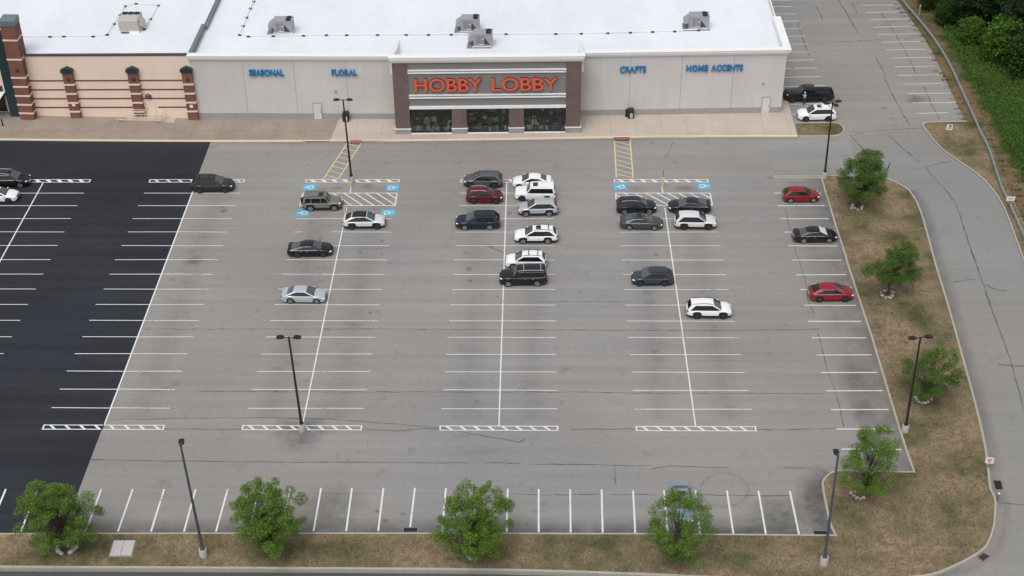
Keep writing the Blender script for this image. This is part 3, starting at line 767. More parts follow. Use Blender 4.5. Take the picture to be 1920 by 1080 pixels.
def text_part(txt, x0, x1, z0, z1, fn, d, mats, depth, parent, org, name='sign_lettering', off=.02):
    cu = bpy.data.curves.new('lettering', 'FONT'); cu.body = txt; cu.size = 1; cu.extrude = depth / 2; cu.offset = off; cu.resolution_u = 4
    ob = bpy.data.objects.new('lettering', cu); C.objects.link(ob)
    bpy.context.view_layer.update()
    dg = bpy.context.evaluated_depsgraph_get(); me = bpy.data.meshes.new_from_object(ob.evaluated_get(dg))
    C.objects.unlink(ob); bpy.data.objects.remove(ob)
    xs = [v.co.x for v in me.vertices]; ysv = [v.co.y for v in me.vertices]
    sx = (x1 - x0) / (max(xs) - min(xs)); sy = (z1 - z0) / (max(ysv) - min(ysv)); mx, my = min(xs), min(ysv)
    for v in me.vertices:
        x = x0 + (v.co.x - mx) * sx; z = z0 + (v.co.y - my) * sy
        y = fn(x) - d - depth / 2 - v.co.z
        v.co = Vector((x, y, z)) - Vector(org)
    me.materials.clear()
    for m in mats: me.materials.append(m)
    me.update()
    for p in me.polygons: p.material_index = 0 if p.normal.y < -.7 else 1
    me.name = name
    o = bpy.data.objects.new(name, me); C.objects.link(o); o.parent = parent
    return o
OR = [M['orange'], M['orange_side']]; BL = [M['blue'], M['blue_side']]
text_part('HOBBY', -14.72, -6.45, 6.08, 7.86, yp, -.11, OR, .3, store, SO, off=.012)
text_part('LOBBY', -5.25, 2.82, 6.08, 7.86, yp, -.11, OR, .3, store, SO, off=.012)
text_part('SEASONAL', -35.75, -31.4, 6.2, 7.1, yf, .01, BL, .2, store, SO, off=.022)
text_part('FLORAL', -25.4, -22.2, 6.25, 7.12, yf, .01, BL, .2, store, SO, off=.022)
text_part('CRAFTS', 10.68, 13.98, 6.12, 7.0, yf, .01, BL, .2, store, SO, off=.022)
text_part('HOME', 19.02, 21.75, 6.15, 7.02, yf, .01, BL, .2, store, SO, off=.022)
text_part('ACCENTS', 22.15, 26.13, 6.15, 7.02, yf, .01, BL, .2, store, SO, off=.022)
# gas pipe with support blocks on the roof
def roofpipe(pts, parent, org, z, wing=False):
    P = [bp(a, b_, z) for a, b_ in pts]
    p = MB(); p.tube([(q.x, q.y, z + .24) for q in P], .05, 6); pipe = p.build('gas_pipe', M['trim'], parent, org)
    for q in P:
        p = MB(); p.box(q.x - .2, q.x + .2, q.y - .13, q.y + .13, z, z + .18); p.build('pipe_block', M['rtudark'], pipe, org)
roofpipe([(475.8, 3.9), (469.3, 17.4), (462.6, 34.2), (456, 50), (449.6, 66.6), (466, 69.5), (512.6, 68.7), (569, 68), (612, 67), (650, 67), (708, 66.6), (761.6, 66.4), (803.6, 66.4), (846, 66), (949, 65), (1042, 64.8), (1089.8, 64.3), (1139.6, 63.3), (1182, 62.2), (1223.6, 61), (1265, 60), (1309.7, 58)], store, SO, 8.2)
for (x, z, n) in ((-25.1, 4.0, 0), (28.9, 4.2, 0)):
    d = MB(); sbox(d, yf, x - .15, x + .15, .0, .16, z, z + .22); sb(d, 'wall_light', M['basecourse'])

# walkway pads on the roof (parts of the roof)
def pad(q, zz=8.2, t=.06):
    P = [bp(a, b_, zz) for a, b_ in q]
    p = MB(); p.prism([(v.x, v.y) for v in P], zz + .004, zz + t); p.build('walkway_pad', M['pad'], roof, SO)
for q in (((500, 66), (510, 66), (515, 53), (505, 53)), ((513.5, 66), (546, 66), (547, 63), (514.5, 63)),
          ((851, 63.5), (861, 63.5), (864, 50), (854, 50)), ((863, 63.5), (895, 63.5), (896, 60.5), (864, 60.5)),
          ((875, 91), (885.5, 91), (888, 77), (878, 77)), ((887.5, 91), (922, 91), (923, 87.5), (888.5, 87.5)),
          ((1280.5, 58), (1291, 58), (1290, 44), (1279, 44)), ((1293, 58), (1331, 57.5), (1330.5, 54.5), (1292, 55))):
    pad(q)

def rooftop_unit(p0, p1, py, z, label, kind=0):
    A = bp(p0, py, z + .3); B = bp(p1, py, z + .3); Wd = B.x - A.x
    t = empty('rooftop_unit', (A.x + Wd / 2, A.y + .75, z), 0, label, 'air unit', 'air conditioning units on the flat roofs')
    h = Wd / 2
    m = M['rtu'] if kind == 0 else M['rtub']
    if kind == 0:
        b = MB(); b.box(-h, h, -.7, .8, .004, .3); b.build('curb', M['trim'], t)
        b = MB(); b.box(-h, h, -.75, .85, .302, 1.78); b.box(-h - .04, h + .04, -.8, .9, 1.782, 1.86); b.build('cabinet', m, t)
        b = MB()
        b.loft([[(-h - .02, -.6, .9), (-h - .02, .7, .9), (-h - .02, .7, 1.72), (-h - .02, -.6, 1.72)], [(-h - .75, -.6, .78), (-h - .75, .7, .78), (-h - .75, .7, 1.25), (-h - .75, -.6, 1.25)]])
        b.build('intake_hood', m, t)
        b = MB(); b.face([(h * .22, -.756, .42), (h * .72, -.756, .42), (h * .22, -.756, 1.3)]); b.face([(h * .22, -.756, .42), (h * .22, -.756, 1.3), (h * .1, -.756, 1.3), (h * .1, -.756, .42)]); b.build('coil_guard', M['rtudark'], t)
        b = MB(); b.box(-h * .78, -h * .32, -.765, -.752, .5, 1.6); b.box(-h * .26, h * .05, -.765, -.752, .5, 1.6); b.build('access_panel', M['pad'], t)
        b = MB(); b.box(-h * .5, h * .05, -.772, -.753, .42, .5); b.box(-h * .1, h * .04, -.78, -.766, 1.08, 1.2); b.build('badge', M['trim'], t)
        for yy in (-.32, .42):
            b = MB(); b.tube([(h * .58, yy, 1.862), (h * .58, yy, 1.95)], .36, 16); b.build('fan', M['fan'], t)
    else:
        b = MB(); b.box(-h, h, -.7, 1.8, .004, .35); b.build('curb', M['trim'], t)
        b = MB(); b.loft([[(-h - .02, -.75, .352), (h + .02, -.75, .352), (h + .02, 1.9, .352), (-h - .02, 1.9, .352)], [(-h - .02, -.75, 1.75), (h + .02, -.75, 1.75), (h + .02, 1.9, 1.75), (-h - .02, 1.9, 1.75)], [(-h * .98, -.68, 1.85), (h * .98, -.68, 1.85), (h * .98, 1.8, 1.85), (-h * .98, 1.8, 1.85)]]); b.build('cabinet', m, t)
        b = MB()
        for k in range(4): b.box(-h + .1 + k * Wd / 4.1, -h + .02 + (k + 1) * Wd / 4.1, -.764, -.752, .5, 1.6)
        b.build('access_panel', M['conc'], t)
        b = MB(); b.box(-h + .2, -h + 1.2, -.9, -.77, .1, .2); b.build('drain_pipe', M['rtudark'], t)
        b = MB(); b.loft([[(h + .03, -.2, .8), (h + .03, 1.2, .8), (h + .03, 1.2, 1.7), (h + .03, -.2, 1.7)], [(h + .5, -.2, .7), (h + .5, 1.2, .7), (h + .5, 1.2, 1.1), (h + .5, -.2, 1.1)]]); b.build('intake_hood', m, t)
        for k in range(3):
            b = MB(); x = -h * .6 + k * h * .62; b.tube([(x, 1.3, 1.852), (x, 1.3, 1.93)], .4, 16); b.build('fan', M['fan'], t)
    return t
rooftop_unit(514, 549, 61, 8.2, 'grey rooftop air unit above the blue seasonal lettering')
rooftop_unit(865.5, 899, 57.5, 8.2, 'grey rooftop air unit above the entrance, farther of the close pair')
rooftop_unit(889, 923.5, 85.5, 8.2, 'grey rooftop air unit above the entrance, nearer of the close pair')
rooftop_unit(1293, 1329, 52.5, 8.2, 'grey rooftop air unit above the blue home accents lettering')

# ------------------------------------------------------------------ neighbouring shop with red pilasters
NO = (-54, 165, 0)
shop = empty('neighbour_store', NO, 0, 'peach walled shop with red brick pilasters and a flat white roof beside the grey store', 'store')
def nb(mb, name, mats, parent=shop): return mb.build(name, mats, parent, NO)
def zs(x): return (x + 43.2) * .02
def nbox(mb, x0, x1, d0, d1, z0, z1, mi=0):
    mb.prism([(x0, yf(x0) - d1), (x1, yf(x1) - d1), (x1, yf(x1) - d0), (x0, yf(x0) - d0)], (lambda x, y: z0 + zs(x)) if z0 > .3 else z0, lambda x, y: z1 + zs(x), mi)
NX0, NX1 = -64.0, -42.99
n = MB(); nbox(n, NX0, NX1, -.3, 0, 0, 8.95); nb(n, 'wall', M['peach']); n = MB(); n.prism([(-125, 262), (-125, 165), (-124.7, 165), (-124.7, 262)], 0, 8.2); nb(n, 'wall', M['peach']); n = MB(); n.prism([(-125, 262), (-42.5, 262), (-42.5, 262.3), (-125, 262.3)], 0, 8.2); nb(n, 'wall', M['peach'])
n = MB(); n.poly2d([(-125, yf(-70) + 1.2), (NX0, yf(NX0) + .25), (NX1 - .05, yf(NX1) + .25), (-42.5, 262), (-125, 262)], 8.72); nroof = nb(n, 'roof', M['roof'])
n = MB(); nbox(n, NX0, NX1 - .31, -.35, .07, 8.952, 9.14); nb(n, 'roof_edge', M['darkedge'])
for z in (5.46, 4.19, 2.93):
    n = MB(); nbox(n, NX0, NX1 - .2, 0.0, .04, z, z + .17); nb(n, 'brick_band', M['redband'])
n = MB(); nbox(n, NX0, -49.7, 0, .04, 1.68, 1.85); nb(n, 'brick_band', M['redband']); n = MB(); nbox(n, -48.0, NX1 - .2, 0, .04, 1.68, 1.85); nb(n, 'brick_band', M['redband'])
for (x0, x1) in ((-59.42, -58.12), (-51.1, -49.8), (-44.2, -42.92)):
    n = MB(); nbox(n, x0, x1, .05, .5, 0, 6.9); pl = nb(n, 'pilaster', M['redbrick'])
    for z in (5.1, 3.82, 2.55, 1.3): n = MB(); nbox(n, x0 - .06, x1 + .06, .02, .57, z, z + .22); n.build('stone_band', M['cream'], pl, NO)
    n = MB(); xm = (x0 + x1) / 2
    za = lambda x: 6.9 + zs(xm)
    for (xa, xb, f0, f1) in ((x0 - .12, xm, 0, .35), (xm, x1 + .12, .35, 0)):
        y0 = yf(xm) - .66; y1 = yf(xm) - .02; z = 6.905 + zs(xm)
        n.loft([[(xa, y0, z), (xa, y1, z), (xa, y1, z + .35 + f0), (xa, y0, z + .35 + f0)], [(xb, y0, z), (xb, y1, z), (xb, y1, z + .35 + f1), (xb, y0, z + .35 + f1)]])
    n.build('pediment_cap', M['teal'], pl, NO)
    n = MB(); n.ell((xm + .05, yf(xm) - .55, 5.95 + zs(xm)), (.24, .1, .24), 12, 6); n.build('medallion', plain('medallion_red', (.07, .028, .022, 1), .8, .05), pl, NO)
for (x, z) in ((-58.72, 2.2), (-43.55, 1.95)):
    n = MB(); nbox(n, x - .2, x + .2, .51, .53, z, z + .4); nb(n, 'notice_plate', M['signwhite'])
# tall corner tower
tx0, tx1 = -65.75, -63.95
n = MB(); n.prism([(tx0, yf(tx0) - 1.15), (tx1, yf(tx1) - 1.15), (tx1, yf(tx1) + .9), (tx0, yf(tx0) + .9)], 0, 13.1); pl = nb(n, 'brick_tower', M['redbrick'])
n = MB(); n.prism([(tx0 - .06, yf(tx0) - 1.22), (tx1 + .06, yf(tx1) - 1.22), (tx1 + .06, yf(tx1) + .96), (tx0 - .06, yf(tx0) + .96)], 13.1, 13.75); n.build('tower_cap', M['grey_teal'], pl, NO)
for z in (11.1, 8.5, 5.98, 4.72, 3.45, 2.2, .98): n = MB(); n.prism([(tx0 - .05, yf(tx0) - 1.2), (tx1 + .05, yf(tx1) - 1.2), (tx1 + .05, yf(tx1) + .95), (tx0 - .05, yf(tx0) + .95)], z, z + .22); n.build('stone_band', M['cream'], pl, NO)
n = MB(); n.ell((-64.8, yf(-64.8) - 1.16, 7.15), (.28, .12, .3), 12, 6); n.build('medallion', MATS['medallion_red'], pl, NO)
n = MB(); nbox(n, -67.3, tx0 - .01, -.3, .35, 0, 12.4); nb(n, 'green_panel', M['teal'])
n = MB(); nbox(n, -125, -67.31, -1.2, -.9, 0, 9.5); nb(n, 'cream_wall', M['cream'])
n = MB(); nbox(n, -74, -68.1, -.9, -.86, .25, 4.4); win = nb(n, 'shop_window', glassmat('dark_shop_glass', (.012, .016, .018, 1), 1.5))
n = MB()
for x in (-74, -72.5, -71, -69.6, -68.16): nbox(n, x, x + .09, -.86, -.8, .25, 4.4)
for z in (.36, 2.4, 4.3): nbox(n, -74, -68.07, -.86, -.81, z, z + .08)
n.build('frame', M['frame'], win, NO)
n = MB(); nbox(n, -80, -67.7, -.8, 1.6, 3.5, 3.62); nb(n, 'canopy', M['trim'])
n = MB(); nbox(n, -80, -67.65, 1.6, 1.68, 3.42, 3.75); n.prism([(-67.69, yf(-67.7) - 1.6), (-67.62, yf(-67.7) - 1.6), (-67.62, yf(-67.7) + .8), (-67.69, yf(-67.7) + .8)], 2.9, 3.25); nb(n, 'canopy_fascia', M['teal'])
d = MB(); nbox(d, -49.5, -48.3, .02, .06, .55, 2.75); dr = nb(d, 'door', M['peach'])
d = MB(); nbox(d, -49.42, -49.36, .061, .12, 1.5, 1.65); d.build('handle', M['black'], dr, NO)
d = MB(); d.ell((-49.0, yf(-49) - .15, 3.3), (.42, .3, .28), 12, 6); nb(d, 'wall_lamp', M['darkedge'])
d = MB(); sbox(d, yf, -52.0, -47.6, .02, 1.5, .15, .42); d.loft([[(-47.6, yf(-47.6) - 1.5, .15), (-47.6, yf(-47.6) - .02, .15), (-47.6, yf(-47.6) - .02, .42), (-47.6, yf(-47.6) - 1.5, .42)], [(-45.9, yf(-47.6) - 1.5, .15), (-45.9, yf(-47.6) - .02, .15), (-45.9, yf(-47.6) - .02, .17), (-45.9, yf(-47.6) - 1.5, .17)]])
nb(d, 'door_ramp', M['walk_r'])
d = MB(); P = [(-53.2, 1.45), (-52.0, 1.62), (-49.5, 1.62), (-47.9, 1.62), (-47.3, 1.5)]
for z in (.62, 1.05, 1.42): d.tube([(x, yf(x) - dd, z) for x, dd in P], .04, 6)
for x in (-53.1, -52, -50.6, -49.2, -47.9, -47.35): d.tube([(x, yf(x) - 1.58, .152), (x, yf(x) - 1.58, 1.45)], .035, 6)
for z in (.62, 1.05, 1.42): d.tube([(-47.35, yf(-47) - 1.52, z), (-47.0, yf(-47) - .2, z)], .04, 6)
for z in (1.0, 1.42): d.tube([(-51.2, yf(-51) - .62, z + .2), (-49.7, yf(-49.7) - .62, z + .2)], .035, 6)
for x in (-51.2, -50.2, -49.7): d.tube([(x, yf(x) - .62, .42), (x, yf(x) - .62, 1.62)], .03, 6)
nb(d, 'handrail', M['railcream'])
roofpipe([(40, 70.5), (94, 70), (120, 69.5), (175, 69.5), (201, 66.4), (214, 46), (225, 29), (234.7, 13), (255.4, 8), (296.7, 11.4), (282, 37), (270.7, 56)], shop, NO, 8.72)
rooftop_unit(224, 260, 58.5, 8.72, 'large beige rooftop air unit with three black fans on the neighbouring roof', 1)

# ------------------------------------------------------------------ street furniture
LEAN = -.021
def light_pole(name, px, py, H, heads, mat, label, r0=.13, ped=.9, group='parking lot light poles'):
    x, y = G(px, py, ped if ped else 0)
    t = empty('light_pole', (x, y, 0), 0, label, 'light pole', group)
    b = MB(); zz = -.02
    if name == 'corner': b.tube([(0, 0, zz), (0, 0, ped - .06), (0, 0, ped)], [.36, .34, .30], 16)
    else: b.tube([(0, 0, zz), (0, 0, ped - .04), (0, 0, ped)], [.32, .32, .29], 16)
    b.build('concrete_base', M['conc'], t, smooth=40)
    b = MB(); b.box(-.2, .2, -.2, .2, ped + .002, ped + .04); b.tube([(0, 0, ped + .04), (0, 0, ped + .3)], [r0 * 1.5, r0 * 1.1], 10)
    b.build('base_plate', mat, t, smooth=40)
    b = MB(); b.tube([(0, 0, ped + .03), (LEAN * (H - ped), 0, H)], [r0, r0 * .62], 10); b.build('pole', mat, t, smooth=50)
    tx = LEAN * (H - ped)
    if name == 'corner': H -= .45; tx = LEAN * (H - ped)
    for a in heads:
        ca, sa = cos(radians(a)), sin(radians(a))
        b = MB(); b.tube([(tx, 0, H - .06), (tx + ca * .55, sa * .55, H - .02)], .045, 6); arm = b.build('arm', mat, t)
        b = MB(); q = lambda u, v, z: (tx + ca * u - sa * v, sa * u + ca * v, H + z)
        b.loft([[q(.42, -.18, -.05), q(.42, .18, -.05), q(.42, .16, .05), q(.42, -.16, .05)], [q(.7, -.24, -.06), q(.7, .24, -.06), q(.7, .22, .1), q(.7, -.22, .1)], [q(1.1, -.22, -.05), q(1.1, .22, -.05), q(1.1, .18, .04), q(1.1, -.18, .04)]])
        hd = b.build('lamp_head', M['black'], t)
        b = MB(); b.face([q(.5, -.15, -.068), q(.5, .15, -.068), q(1.02, .17, -.068), q(1.02, -.17, -.068)]); b.build('lamp_lens', M['led'], hd)
    return t
light_pole('lot', 565, 794, 10.87, (0, 180), M['bronze'], 'dark double-headed light pole on a concrete base at the near end of the bays')
light_pole('lot', 1547, 322, 10.1, (20, 200, 290), M['bronze'], 'dark light pole at the corner of the lawn beside the red hatchback')
light_pole('lot', 658.5, 330, 10.99, (0, 180), M['bronze'], 'dark double-headed light pole beside the left yellow crossing')
light_pole('corner', 379.5, 1029, 12.45, (100,), M['bluegrey'], 'blue-grey single-headed light pole on the near lawn strip between two trees', .13)
light_pole('corner', 1546.5, 1044, 12.1, (88,), M['bluegrey'], 'blue-grey single-headed light pole by the drain at the near lawn corner', .13)
light_pole('lot', 1699, 796, 10.92, (8, 188), M['bronze'], 'dark double-headed light pole on the dry lawn in front of a young tree')

def sign(px, py, h, w_, hh, yaw, label, style, lean=0., postm=None):
    x, y = G(px, py)
    z0 = .12
    t = empty('sign_post', (x, y, 0), yaw, label, 'sign')
    b = MB(); b.tube([(0, .03, -.02), (lean * h, .03, h)], .035, 6); b.build('post', postm or M['post'], t)
    b = MB(); tx = lean * h
    b.box(tx - w_ / 2, tx + w_ / 2, -.035, -.01, h - hh, h + .05); pl = b.build('sign_plate', M['signwhite'], t)
    if style == 'parking':
        b = MB(); b.face([(tx - w_ * .1, -.04, h - hh * .42), (tx + w_ * .3, -.04, h - hh * .42), (tx + w_ * .3, -.04, h - .06), (tx - w_ * .1, -.04, h - .06)]); b.build('symbol', M['signblack'], pl)
        b = MB()
        for k in range(2): b.face([(tx - w_ * .38, -.04, h - hh * (.62 + .17 * k)), (tx + w_ * .38, -.04, h - hh * (.62 + .17 * k)), (tx + w_ * .38, -.04, h - hh * (.55 + .17 * k)), (tx - w_ * .38, -.04, h - hh * (.55 + .17 * k))])
        b.build('text_lines', M['signblack'], pl)
    elif style == 'red':
        b = MB()
        for k in range(3): b.face([(tx - w_ * (.3 - .04 * k), -.04, h - hh * (.30 + .24 * k)), (tx + w_ * (.3 - .04 * k), -.04, h - hh * (.30 + .24 * k)), (tx + w_ * (.3 - .04 * k), -.04, h - hh * (.16 + .24 * k)), (tx - w_ * (.3 - .04 * k), -.04, h - hh * (.16 + .24 * k))])
        b.build('text_lines', M['signred'], pl)
    else:
        b = MB(); b.face([(tx - w_ * .32, -.04, h - hh * .6), (tx + w_ * .32, -.04, h - hh * .6), (tx + w_ * .32, -.04, h - hh * .35), (tx - w_ * .32, -.04, h - hh * .35)]); b.build('text_lines', M['joint'], pl)
    return t
sign(1776, 262, 2.1, .72, .72, radians(-6), 'white sign with a black symbol on the grass verge by the guard rail', 'parking')
sign(1890.5, 393, 1.7, .95, .5, 0, 'blank looking white sign beside the guard rail and the curving kerb', 'plain')
sign(1851.5, 880, 1.35, .72, .62, radians(-8), 'white sign with red lettering on the lawn edge by the storm drain', 'red')
# leaning post by the road and small blue marker
x, y = G(1657, 332)
t = empty('marker_post', (x, y, 0), 0, 'thin dark blue leaning post behind the tree at the lawn corner', 'post')
b = MB(); b.tube([(0, 0, -.02), (.55, .1, 2.0)], .045, 6); b.build('post', M['bluepost'], t)
b = MB(); b.box(.36, .40, -.2, .25, 1.2, 1.6); b.build('sign_plate', M['bluegrey'], t)
x, y = G(1868.3, 940)
t = empty('marker_post', (x, y, 0), 0, 'short blue marker post at the kerb by the storm drain', 'post')
b = MB(); b.tube([(0, 0, -.02), (.12, .15, .75)], .07, 8); b.build('post', M['bluepost'], t)
b = MB(); b.ell((.12, .15, .78), (.1, .1, .07), 8, 5); b.build('post_cap', M['signwhite'], t)
# accessible bay signs on yellow bollards
def bay_sign(px, py, label, h=1.15, plate=True):
    x, y = G(px, py)
    t = empty('bay_sign_post', (x, y, 0), 0, label, 'sign', 'accessible bay sign posts')
    b = MB(); b.tube([(0, 0, -.02), (0, 0, h), (0, 0, h + .05)], [.12, .12, .05], 10); b.build('bollard', M['yellowpost'], t, smooth=50)
    b = MB(); b.tube([(0, 0, h + .03), (LEAN, 0, h + 1.0)], .03, 6); b.build('post', M['post'], t)
    b = MB(); b.box(-.045, -.03, -.16, .16, h + .45, h + 1.0); b.build('sign_plate', M['darkedge'], t)
bay_sign(1242.5, 352, 'yellow bollard with a thin sign at the right hatched accessible bays', 1.35)
bay_sign(657.5, 352, 'yellow bollard with a thin sign just below the left light pole', .8)
bay_sign(646.5, 399, 'yellow bollard with a thin sign between the jeep style SUV and the silver coupe', .8)
# bins
def bin_(px, py, label):
    x, y = G(px, py, .15)
    t = empty('litter_bin', (x, y, .15), 0, label, 'bin')
    b = MB(); b.loft([[(-.36, -.34, 0), (.36, -.34, 0), (.36, .34, 0), (-.36, .34, 0)], [(-.38, -.36, .95), (.38, -.36, .95), (.38, .36, .95), (-.38, .36, .95)]]); b.build('bin_body', M['binblack'], t)
    b = MB(); b.loft([[(-.42, -.4, .952), (.42, -.4, .952), (.42, .4, .952), (-.42, .4, .952)], [(-.34, -.3, 1.28), (.34, -.3, 1.28), (.34, .3, 1.28), (-.34, .3, 1.28)], [(-.2, -.16, 1.36), (.2, -.16, 1.36), (.2, .16, 1.36), (-.2, .16, 1.36)]]); b.build('bin_lid', M['binblack'], t)
    b = MB(); b.box(-.13, .22, -.385, -.365, .12, .8); b.build('bin_door', M['binlight'], t)
bin_(649, 226.5, 'black litter bin against the wall left of the entrance')
bin_(1182.5, 220.5, 'black litter bin against the wall right of the entrance')
x, y = G(1174.5, 218.5, .15)
t = empty('ash_urn', (x, y, .15), 0, 'slim black ash urn standing beside the right litter bin', 'ash urn')
b = MB(); b.tube([(0, 0, 0), (0, 0, .06), (0, 0, .1)], [.2, .2, .12], 12); b.build('urn_base', M['binblack'], t)
b = MB(); b.tube([(0, 0, .1), (0, 0, .95), (0, 0, 1.02)], [.11, .13, .17], 12); b.build('urn_body', M['binblack'], t)
x, y = G(5.5, 236, .15)
t = empty('bollard', (x, y, .15), 0, 'dark bollard on the walkway at the left edge of the photo', 'bollard')
b = MB(); b.tube([(0, 0, 0), (0, 0, 1.0)], .09, 10); b.build('bollard_shaft', M['black'], t)
b = MB(); b.ell((0, 0, 1.0), (.1, .1, .08), 10, 5); b.build('bollard_cap', M['darkedge'], t)
# litter dot on the walkway, utility pad, drains
def flatthing(name, q, z0, z1, mat, label, cat, group=None, edge=None):
    P = [G(a, b_, z1) for a, b_ in q]
    cx = sum(p[0] for p in P) / 4; cy = sum(p[1] for p in P) / 4
    t = empty(name, (cx, cy, 0), 0, label, cat, group)
    return t, [(p[0] - cx, p[1] - cy) for p in P]
t, P = flatthing('utility_pad', [(205.6, 1041), (245.8, 1041), (253.3, 1012.8), (213.9, 1012.8)], .1, .26, None, 'pale concrete utility pad of two slabs in the near lawn strip', 'utility pad')
A, B_, Cc, D = [Vector(p) for p in P]
b = MB(); b.prism([tuple(p * 1.12) for p in (A, B_, Cc, D)], .0, .16); b.build('pad_base', M['gutter'], t)
m1, m2 = A.lerp(B_, .485), D.lerp(Cc, .485); m3, m4 = A.lerp(B_, .505), D.lerp(Cc, .505)
for q in ((A, m1, m2, D), (m3, B_, Cc, m4)):
    b = MB(); b.prism([tuple(p) for p in q], .162, .24); b.build('slab', M['padconc'], t)
def drain(q, z, label):
    t, P = flatthing('storm_drain', q, 0, z, None, label, 'drain', 'storm drains along the kerbs')
    V = [Vector(p) for p in P]
    b = MB(); n = 11
    for k in range(n):
        a0, a1 = k / n, (k + .55) / n
        b.prism([tuple(V[0].lerp(V[1], a0)), tuple(V[0].lerp(V[1], a1)), tuple(V[3].lerp(V[2], a1)), tuple(V[3].lerp(V[2], a0))], z - .03, z + .006)
    b.build('grate', M['iron'], t)
    b = MB(); b.prism([tuple(p * 1.01) for p in V], z - .05, z - .032); b.build('pit', M['fan'], t)
    b = MB()
    for k in range(4):
        p0, p1 = V[k], V[(k + 1) % 4]; b.prism([tuple(p0), tuple(p1), tuple(p1 * 1.14), tuple(p0 * 1.14)], z - .04, z + .012)
    b.build('frame', M['gutter'], t)
drain([(756, 997.5), (782, 997.5), (783, 989.5), (757.5, 989.5)], .035, 'rusty storm drain grate in the bays left of the middle tree')
drain([(1526.5, 1002.5), (1552.5, 1003), (1551.5, 995.5), (1525.5, 995)], .035, 'rusty storm drain grate at the near corner beside the light pole')
drain([(1867, 917.8), (1880.4, 917.8), (1876.7, 901.5), (1862, 900.4)], .04, 'storm drain grate in the right road below the sign with red lettering')
drain([(1833, 1044.4), (1843, 1052), (1855.6, 1042.7), (1844.4, 1036.7)], .04, 'storm drain grate at the bottom right bend of the road')

# guard rail
rail = smooth_line(GL([(1640, -90), (1670, -40), (1694, 0), (1720, 31), (1751, 70), (1780, 117), (1803, 166), (1821, 205), (1839, 246), (1855, 278), (1878, 347), (1896, 386), (1917, 432), (1945, 500), (1975, 590)], .7), 4)
rail = resample(rail, 1.0)
rx, ry = rail[len(rail) // 2]
t = empty('guard_rail', (rx, ry, 0), 0, 'long galvanised guard rail on posts along the wooded bank', 'guard rail')
prof = [(.0, .46), (-.08, .50), (.0, .57), (.0, .62), (-.08, .69), (.0, .76), (.06, .76), (.06, .46)]
b = MB(); rings = []
offs = {d: offsets(rail, d) for d in (.0, .06, -.08)}
for i in range(len(rail)): rings.append([(*offs[d][i], z) for d, z in prof])
b.loft(rings); b.build('rail_beam', M['galv'], t, (rx, ry, 0))
for i in range(0, len(rail), 2):
    x, y = offsets(rail, .15)[i]
    b = MB(); b.box(x - .07, x + .07, y - .07, y + .07, -.1, .8); b.build('post', M['post'], t, (rx, ry, 0))
x, y = G(1717.5, 29)
t = empty('marker_post', (x + .4, y, 0), 0, 'pale marker post standing behind the guard rail near the far trees', 'post')
b = MB(); b.box(-.06, .06, -.04, .04, -.1, 1.5); b.build('post', M['binlight'], t)
b = MB(); b.box(-.075, .075, -.05, .05, 1.5, 1.6); b.build('post_cap', M['signwhite'], t)

# ------------------------------------------------------------------ trees
def leaves_mesh(rng, clumps, per, size, flat=.6):
    b = MB()
    v, f = b.v, b.f
    for (c, r) in clumps:
        for _ in range(int(per * r * r)):
            while True:
                p = Vector((rng.uniform(-1, 1), rng.uniform(-1, 1), rng.uniform(-1, 1)))
                if .15 < p.length < 1: break
            p = Vector((p.x * r, p.y * r, p.z * r * flat)) + c
            nrm = Vector((rng.gauss(0, .6), rng.gauss(0, .6), rng.gauss(.55, .5))).normalized()
            u = nrm.orthogonal().normalized(); u = (Matrix.Rotation(rng.uniform(0, 6.28), 3, nrm) @ u); w_ = nrm.cross(u)
            L = size * rng.uniform(.6, 1.3); Wd = L * rng.uniform(.42, .62)
            i = len(v)
            v += [tuple(p - u * L * .5), tuple(p + w_ * Wd * .5 + nrm * L * .08), tuple(p + u * L * .5), tuple(p - w_ * Wd * .5 + nrm * L * .08)]
            f.append((i, i + 1, i + 2, i + 3)); b.m.append(0)
    b.fade = [1.] * len(v)
    return b
